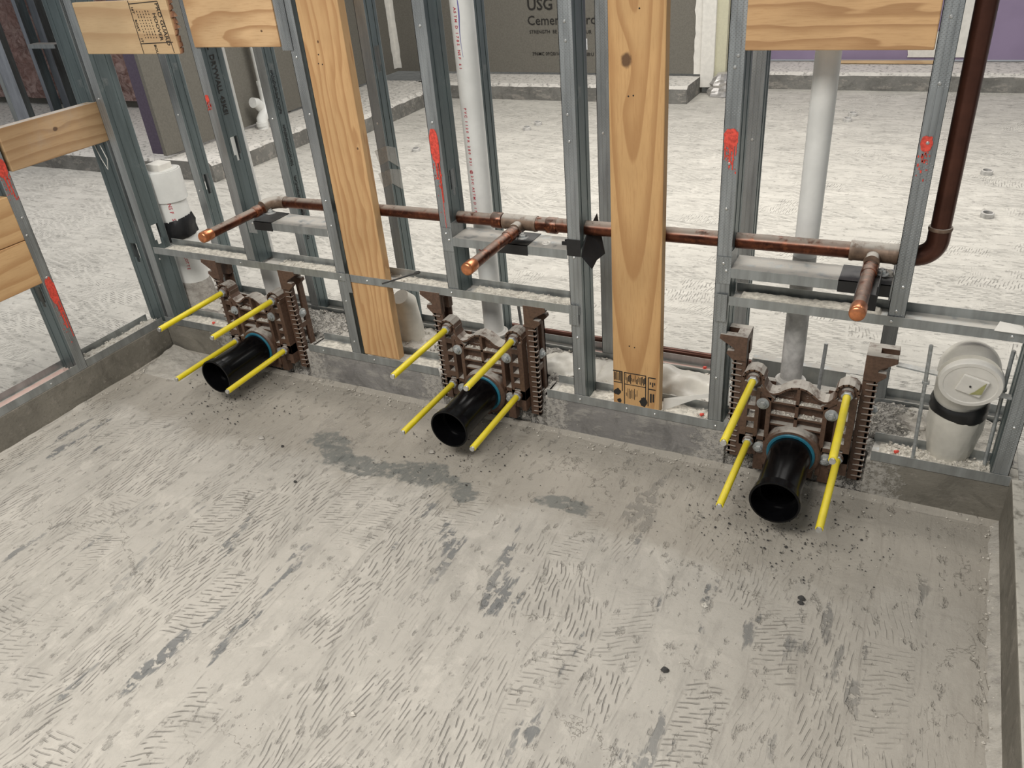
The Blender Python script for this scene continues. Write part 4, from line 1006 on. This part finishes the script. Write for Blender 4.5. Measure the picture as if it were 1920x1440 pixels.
# threaded hanger rods and strut either side of it
hr = empty('threaded_rod', (.845, .0, H), 'upright threaded rod left of the wrapped elbow, standing in the track', 'rod')
MB().tube([(0.003, .03, 0), (-.012, .0, .37)], .0048, 12).build('rod', M_bolt, hr, smooth=SM)
n_m = MB(); hexprism(n_m, (-.006, .012, .255), (0, 0, 1), .010, .008); n_m.build('hex_nut', M_bolt, hr)
hr2 = empty('threaded_rod', (1.018, .03, H), 'upright threaded rod right of the wrapped elbow', 'rod')
MB().tube([(0, .03, 0), (-.006, .02, .36)], .0048, 12).build('rod', M_bolt, hr2, smooth=SM)
n_m = MB(); hexprism(n_m, (-.006, .022, .245), (0, 0, 1), .010, .008); n_m.build('hex_nut', M_bolt, hr2)
for xa, ln, lb, z_, ty in ((.765, .125, 'flat steel strap from the right carrier to the wrapped elbow', .418, .10), (.995, .050, 'short flat steel strap right of the wrapped elbow', .376, .10)):
    bar = MB().box(0, ln, -.010, .010, -.002, .002).build('support_bar', M_bolt, None, loc=(xa, .02, z_)); bar.rotation_euler = (0, ty, 0)
    tag(bar, lb, 'strap')
ang = MB().box(0, .275, 0, .002, 0, .055).box(0, .322, 0, .028, .055, .057).build('steel_angle', M_galvd, None, loc=(.362, .268, .172)); tag(ang, 'steel angle lying behind the right drain carrier and vent pipe', 'angle')
for x, lb, h in ((.575, 'bare threaded rod standing behind the right drain carrier', .26), (-.362, 'bare threaded rod standing behind the middle drain carrier', .27)):
    o = MB().tube([(0, 0, 0), (.006 if x > 0 else -.02, 0, h)], .0052, 12).build('threaded_rod', M_bolt, None, smooth=SM, loc=(x, .14, H)); tag(o, lb, 'rod')

# ================================================================== DEBRIS ON THE CURB
def hf(x, y):
    m = .018 + .012 * noise.noise(Vector((x * 3, y * 6, 1)))
    if .74 < x < .93: m += .045 * max(0, 1 - abs(x - .80) / .10) * max(0, 1 - abs(y - .17) / .10)
    if -.80 < x < -.66: m += .035 * max(0, 1 - abs(x + .72) / .08) * max(0, 1 - abs(y - .18) / .09)
    if -2.0 < x < -1.75: m += .02
    return m
tag(heap('rubble_bed', -2.04, 1.09, .093, .277, H - .001, hf, M_rubble, 300, 26, 3, .014, 34), 'bed of grey mortar rubble between the two stud rows', 'rubble')
def hf2(x, y): return .007 + .004 * noise.noise(Vector((x * 5, 2, 2)))
for i, (x0, x1, y0, y1, z, a) in enumerate(((-1.86, -1.39, .004, .085, .4415, 'dust heaped in the left bay of the middle track'), (-1.30, -.97, .004, .085, .4415, 'dust heaped in the second bay of the middle track'), (-.78, -.56, .004, .085, .4415, 'dust in the middle track right of the left plank'),
                                            (-.49, -.135, .004, .085, .4415, 'thick plaster dust in the middle track below the middle copper stub'), (.35, .71, .004, .085, .5365, 'dust in the right middle track under the blocking'), )):
    tag(heap('plaster_dust', x0, x1, y0, y1, z, hf2, M_dust, 50, 12, i, .004, 60), a, 'dust')
for i, (x0, x1, a) in enumerate(((-1.93, -1.62, 'dust in the left corner floor track'), (-1.20, -.66, 'dust in the floor track under the left plank'), (-.215, .335, 'dust in the floor track under the knotty plank'), (.76, 1.06, 'mortar bits in the right end floor track'))):
    tag(heap('track_dust', x0, x1, .003, .088, H + .002, lambda x, y: .004 + .006 * max(0, noise.noise(Vector((x * 8, y * 8, 9)))), M_dust, 50, 10, i + 20, .006, 55), a, 'dust')
def onrect(x0, x1, y0, y1, z): return lambda: (random.uniform(x0, x1), random.uniform(y0, y1), z)
tag(chips('mortar_chips', 700, lambda: (lambda x, y: (x, y, H + hf(x, y) + .001))(random.uniform(-2.0, 1.06), random.uniform(.10, .27)), .002, .009, M_chip), 'loose mortar chips on the rubble bed', 'debris')
tag(chips('mortar_chips', 240, onrect(.78, 1.06, .01, .085, H + .007), .003, .012, M_chip), 'broken mortar chips in the right end floor track', 'debris')
tag(chips('mortar_chips', 260, onrect(-.05, .33, .01, .085, H + .006), .002, .006, M_chip), 'small chips in the track at the foot of the knotty plank', 'debris')
tag(chips('mortar_chips', 260, onrect(-.49, -.14, .01, .08, .449), .0015, .005, M_chip), 'fine chips in the middle track right of the stud with the red paint run', 'debris')
tag(chips('mortar_chips', 160, onrect(-1.3, -.58, .01, .08, .449), .0015, .006, M_chip), 'fine chips in the left part of the middle track', 'debris')
# sill seal showing pink in the left floor track and rear track
MB().box(.006 - .09, -.004, .2, 3.05, .0016, .0030).build('sill_seal', M_redpink, tl)
MB().box(.02, .54, .01, .056, .0016, .0030).build('sill_seal', M_redpink, t6)
tag(heap('track_dust', -2.05, -1.965, -.42, .0, H + .003, lambda x, y: .006 + .008 * max(0, noise.noise(Vector((x * 8, y * 8, 3)))), M_dust, 10, 40, 40, .006, 55), 'crumbs heaped in the left wall track near the corner', 'dust')
tag(chips('mortar_chips', 120, onrect(-2.045, -1.97, -.45, 0, H + .010), .003, .010, M_chip), 'mortar chips in the left wall track near the corner', 'debris')
# mortar lumps at the left corner of the pit and along the foot of the curbs
tag(heap('mortar_pile', -1.955, -1.72, -.20, -.003, .0, lambda x, y: .030 * max(0, 1 - math.hypot((x + 1.93) / .15, (y + .02) / .15)) - .002, M_rubble, 30, 26, 70, .006, 50), 'small heap of crumbled mortar in the left corner of the pit', 'rubble')
def near_front():
    x = random.uniform(-1.95, 1.07); return (x, -abs(random.gauss(0, .035)) - .004, .001)
def near_left(): return (-1.955 + abs(random.gauss(0, .03)), random.uniform(-1.6, 0), .001)
def near_right(): return (1.07 - abs(random.gauss(0, .02)), random.uniform(-1.6, 0), .001)
tag(chips('floor_crumbs', 900, lambda: random.choice((near_front, near_front, near_left, near_right))(), .0012, .005, M_chip), 'crumbs gathered along the foot of the curbs', 'debris')
tag(chips('floor_crumbs', 900, lambda: (random.uniform(-1.9, 1.05), random.uniform(-1.7, -.05), .0), .0008, .0026, M_chip), 'pale specks scattered over the pit floor', 'debris')
def under(cx, n):
    return chips('black_shavings', n, lambda: (cx + random.gauss(0, .13), -.20 + random.gauss(0, .10), .0), .0012, .0045, M_chipdark)
for cx, n, lb in ((CX[2], 420, 'black plastic shavings on the floor under the right drain'), (CX[1], 160, 'black plastic shavings on the floor under the middle drain'), (CX[0], 240, 'black plastic shavings on the floor under the left drain')):
    tag(under(cx, n), lb, 'debris')

# clear plastic sheeting lying between the rows
def sheet(name, x0, x1, y0, y1, base, amp, label, seed, mat=None):
    vs = []; nx, ny = 46, 16
    for j in range(ny + 1):
        for i in range(nx + 1):
            u, v = i / nx, j / ny; x = x0 + (x1 - x0) * u; y = y0 + (y1 - y0) * v
            h = amp * (math.sin(u * 3.14) ** .5) * math.sin(v * 3.14) ** .6 * (.8 + .35 * noise.noise(Vector((x * 14, y * 14, seed)))) + .005 * noise.noise(Vector((x * 45, y * 45, seed)))
            vs.append((x, y, base + max(h, 0)))
    fs = [(j * (nx + 1) + i, j * (nx + 1) + i + 1, (j + 1) * (nx + 1) + i + 1, (j + 1) * (nx + 1) + i) for j in range(ny) for i in range(nx)]
    o = MB().add(vs, fs).build(name, mat or M_wrap, None, smooth=3)
    return tag(o, label, 'plastic sheet')
sheet('plastic_sheeting', -.12, .345, .115, .262, H + .012, .058, 'milky plastic sheeting wrapped on a pipe behind the knotty plank', 3)
sheet('plastic_sheeting', -.33, -.10, .11, .25, H + .012, .045, 'crumpled clear plastic right of the middle drain carrier', 9)
mb = MB(); mb.add([(.150, .030, .135), (.150, .035, .175), (.335, .075, .215), (.335, .072, .205), (.24, .05, .180)], [(0, 1, 2, 3, 4)])
o = mb.build('plastic_strip', M_cap); o.modifiers.new('t', 'SOLIDIFY').thickness = .001; tag(o, 'white plastic strip stretched from the knotty plank to the next stud', 'strip')
sheet('plastic_sheeting', .40, .66, .10, .25, H + .012, .035, 'crumpled milky plastic round the foot of the vent pipe behind the right drain', 14)
e = MB().tube([(0, 0, 0), (.004, 0, .06), (-.004, 0, .12), (.0, -.01, .17), (.0, -.03, .20)], [.050, .047, .046, .044, .030], 24).build('wrapped_stub', M_wrap, None, smooth=1, loc=(-.868, .190, H - .005)); tag(e, 'white pipe stub in clear plastic, half hidden right of the left plank', 'pipe')
for z_, dx in ((.68, 0), (.60, .012)):
    mb = MB().add([(-.05, -.002, z_), (.004, -.002, z_ + .02), (.004, -.002, z_ - .03), (-.035, -.002, z_ - .05)], [(0, 1, 2, 3)]).add([(.002, -.002, z_ + .02), (.003, .05 + dx, z_), (.003, .055, z_ - .07), (.002, -.002, z_ - .03)], [(0, 1, 2, 3)])
    o = mb.build('clear_tape', M_clear, rs[2]); o.modifiers.new('t', 'SOLIDIFY').thickness = .0006
for nm_, x, y, z, s_, mt, lb in (('mortar_lump', .702, .055, .643, .020, M_rubble, 'lump of crumbled mortar on the blocking channel beside the right copper stub'), ('mortar_lump', .835, .165, H + .03, .045, M_rubble, 'grey mortar lump left of the wrapped elbow'), ('mortar_lump', -.715, .17, H + .015, .05, M_rubble, 'grey mortar lump between the left plank and the middle drain')):
    mb = MB(); vs = []
    for j in range(8):
        for i in range(14):
            a = 6.283 * i / 14; ph = math.pi / 2 * j / 7; rr = s_ * (1 + .35 * noise.noise(Vector((math.cos(a) * 2 + x * 9, math.sin(a) * 2, ph * 2)))); vs.append((math.cos(a) * rr * math.cos(ph), math.sin(a) * rr * .8 * math.cos(ph), rr * .7 * math.sin(ph)))
    mb.add(vs, [(j * 14 + i, j * 14 + (i + 1) % 14, (j + 1) * 14 + (i + 1) % 14, (j + 1) * 14 + i) for j in range(7) for i in range(14)])
    tag(mb.build(nm_, mt, None, loc=(x, y, z), smooth=.5), lb, 'mortar')
o = MB().add([(-.03, -.02, 0), (.035, -.028, .003), (.05, -.03, -.004), (.028, .012, .005), (-.02, .008, .012)], [(0, 1, 2, 3, 4)]).build('paper_scrap', M_cap, None, loc=(.985, .012, .560)); o.modifiers.new('t', 'SOLIDIFY').thickness = .001; tag(o, 'torn white scrap on the right middle track above the wrapped elbow', 'scrap')
# round knockout rings left of the left plank
for i, (x, y, z, lb) in enumerate(((-1.055, .145, .150, 'dark round knockout ring lying left of the left plank, lower one'), (-1.00, .185, .166, 'dark round knockout ring lying left of the left plank, upper one'))):
    e = MB().lathe((0, 0, 0), (.1, .0, 1), [(0, .036), (.014, .036), (.018, .033), (.018, .024), (.010, .022), (.010, .001)], 28).build('knockout_ring', M_galv if i else M_tape, None, smooth=SM, loc=(x, y, z)); tag(e, lb, 'ring')
# drill bit resting on the middle track
db = empty('drill_bit', (-.75, -.006, .470), 'dark drill bit lying across the middle track right of the left plank', 'drill bit')
MB().tube([(-.035, -.030, -.003), (.045, .065, .006)], .0030, 8).build('shank', M_chipdark, db, smooth=SM)
MB().lathe((.038, .056, .006), (.64, .76, .07), [(0, .003), (.004, .0052), (.016, .0055), (.020, .003)], 6).build('tip', M_chipdark, db)
# red plastic anchor scraps
for x, y, z, lb in ((-1.735, .04, H + .012, 'red anchor scrap in the left corner floor track'), (-1.655, .045, H + .012, 'red anchor scrap in front of the left carrier upright'), (.195, .325, H + .006, 'red anchor scrap on the rear track behind the knotty plank'),
                    (.262, .040, H + .012, 'red anchor scrap in the track right of the knotty plank'), (.800, .040, H + .010, 'red anchor scrap in the right end floor track')):
    o = MB().lathe((0, 0, 0), (1, .4, .3), [(0, .003), (.003, .0055), (.009, .0045), (.013, .002)], 7).build('anchor_scrap', M_red, None, loc=(x, y, z)); tag(o, lb, 'scrap')
# pebbles and marks one can pick out on the pit floor
PB = [(-1.135, -.39, .012, 'brown'), (-1.10, -.375, .006, 'small'), (-1.03, -.405, .007, 'dark'), (-.885, -.52, .008, 'grey'), (-.86, -.545, .007, 'dark grey'), (-.53, -.255, .010, 'brown'), (.415, -.79, .010, 'black'), (.445, -.57, .009, 'white'), (.655, -.46, .010, 'dark'), (.655, -.475, .009, 'dark'), (-.18, -1.17, .008, 'white')]
for i, (x, y, s, cn) in enumerate(PB):
    mb = MB(); n_ = 7
    ring = [(math.cos(6.28 * q / n_) * s * random.uniform(.7, 1.2), math.sin(6.28 * q / n_) * s * random.uniform(.6, 1), 0) for q in range(n_)]
    mb.add(ring + [(a * .6, b * .6, s * random.uniform(.4, .7)) for a, b, _ in ring], [tuple(range(n_, 2 * n_))] + [(q, (q + 1) % n_, n_ + (q + 1) % n_, n_ + q) for q in range(n_)])
    mat = M_chipdark if cn in ('black', 'dark', 'dark grey') else (M_chip if cn == 'white' else M_rubble)
    o = mb.build('pebble', mat, None, loc=(x, y, .0))
    place = ('on the bare floor left of centre', 'beside the brown pebble left of centre', 'just right of the brown pebble left of centre', 'left of the dark blotches', 'next to the dark blotches', 'in front of the middle drain', 'alone at lower right centre', 'on the floor below the right drain', 'in front of the lower right yellow rod, farther one', 'in front of the lower right yellow rod, nearer one', 'near the bottom centre')[i]
    tag(o, cn + ' pebble ' + place, 'pebble')

# ================================================================== FAR ROOM
NIP = [(-2.026, 3.595, 'nearer of two behind the middle stud'), (-2.005, 3.75, 'farther of two behind the middle stud'), (-2.591, 2.908, 'between printed pipe and left plank'), (.20, 4.32, 'farther of two right of tall white pipe'), (.185, 4.16, 'nearer of two right of tall white pipe'), (1.04, 3.10, 'right of the brown riser, farther one'), (1.044, 2.40, 'right of the brown riser, nearer one')]
for x, y, lb in NIP:
    o = MB().lathe((0, 0, -.01), (.05, -.05, 1), [(0, .030), (.030, .030), (.032, .028), (.032, .022), (.012, .021), (.012, .001)], 20).build('floor_stub', M_pvcold, None, smooth=SM, loc=(x, y, 0)); tag(o, 'cut pipe stub in far floor, ' + lb, 'pipe stub')
    MB().lathe((0, 0, .004), (.05, -.05, 1), [(0, .0205), (.002, .02)], 16).build('dark_opening', M_ink, o)
o = MB().box(0, .78, 0, .045, 0, .02).build('timber_batten', WP3, None, loc=(-.1, 5.47, .135), bevel=.002); tag(o, 'pale timber batten on the far curb against the lavender wall', 'batten')
# crumpled foil lump at the pillar
mb = MB(); vs = []
for j in range(9):
    for i in range(14):
        a = 6.283 * i / 14; t = j / 8; r_ = (.11 + .035 * noise.noise(Vector((i * .9, j * .9, 1)))) * (1 - t * .55) * (1 + .25 * (i % 2)); vs.append((math.cos(a) * r_, math.sin(a) * r_ * .8, t * .17))
mb.add(vs, [(j * 14 + i, j * 14 + (i + 1) % 14, (j + 1) * 14 + (i + 1) % 14, (j + 1) * 14 + i) for j in range(8) for i in range(14)] + [tuple(112 + i for i in range(14))])
o = mb.build('foil_lump', M_foil, None, loc=(-.86, 4.88, .0)); tag(o, 'crumpled pale lump at the foot of the far pillar', 'lump')
# white waste pipe on the cement board side wall
wp = empty('white_trap_pipe', (-3.95, 2.95, .13), 'white waste pipe with trap bend against the far left cement board', 'pipe')
MB().tube([(0, 0, .16), (.0, -.0, 1.6)], .034, 20).build('pipe', M_pvc, wp, smooth=SM)
MB().tube([(0, 0, .30), (0, -.0, .20), (.02, -.05, .12), (.02, -.11, .07), (.02, -.12, -.04)], [.042, .044, .044, .043, .043], 18).build('bend', M_pvc, wp, smooth=1)
MB().tube([(.0, -.06, .13), (.0, -.11, .19), (.0, -.15, .20)], .038, 16).build('branch', M_pvc, wp, smooth=1)
for z in (.30, .02): MB().lathe((0 if z > .1 else .02, 0 if z > .1 else -.12, z), (0, 0, 1), [(0, .045), (.03, .045)], 20).build('collar', M_pvc, wp, smooth=SM)
# room to the left: loose studs in front of the insulated wall
def far_stud(x, y, z0, z1, label, w_=.045, dp=.09, rot=0, mat=None):
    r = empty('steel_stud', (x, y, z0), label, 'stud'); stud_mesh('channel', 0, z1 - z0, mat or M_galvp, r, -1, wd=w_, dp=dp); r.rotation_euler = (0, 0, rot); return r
far_stud(-6.49, 3.08, .131, 2.6, 'far steel stud before the pink insulation, with a small bright shelf', .10)
far_stud(-6.60, 2.98, .131, 2.6, 'narrow far steel stud doubled beside the shelf stud', .05)
fs_ = MB().box(0, .36, 0, .10, 0, .004).box(0, .36, -.002, 0, -.03, .004).build('shelf_channel', M_galvd, None, loc=(-6.55, 2.92, .735)); tag(fs_, 'short steel cross channel catching light before the insulation', 'channel')
far_stud(-5.44, 1.98, .131, 2.6, 'wide bluish steel stud at the far left behind the brace', .09, rot=.5)
far_stud(-5.58, 1.98, .131, 2.6, 'pale steel stud at the extreme left edge', .06, mat=M_galvd)
far_stud(-4.12, 2.05, .131, 2.6, 'far steel stud seen behind the plywood with the stamp', .05)
pp = MB().box(0, .14, 0, .012, 0, 2.5).build('drywall_strip', M_dimpurple, None, loc=(-4.30, 2.06, .131)); tag(pp, 'dim purple drywall strip behind the corner stud', 'drywall')
ow = MB().tube([(0, 0, 0), (.012, 0, -.05), (.03, 0, -.09), (.045, 0, -.05), (.03, 0, .0)], .0016, 6).build('wire_loop', M_cap, None, smooth=SM, loc=(-2.00, -.02, .86)); tag(ow, 'thin white wire loop hanging under the brace', 'wire')
# stud of the neighbouring wall, right edge
stud(1.19, -.02, .0, TOP, 'bluish steel stud beyond the right curb, at the right edge', mat=M_galvp)
bpy.data.materials.remove(st)
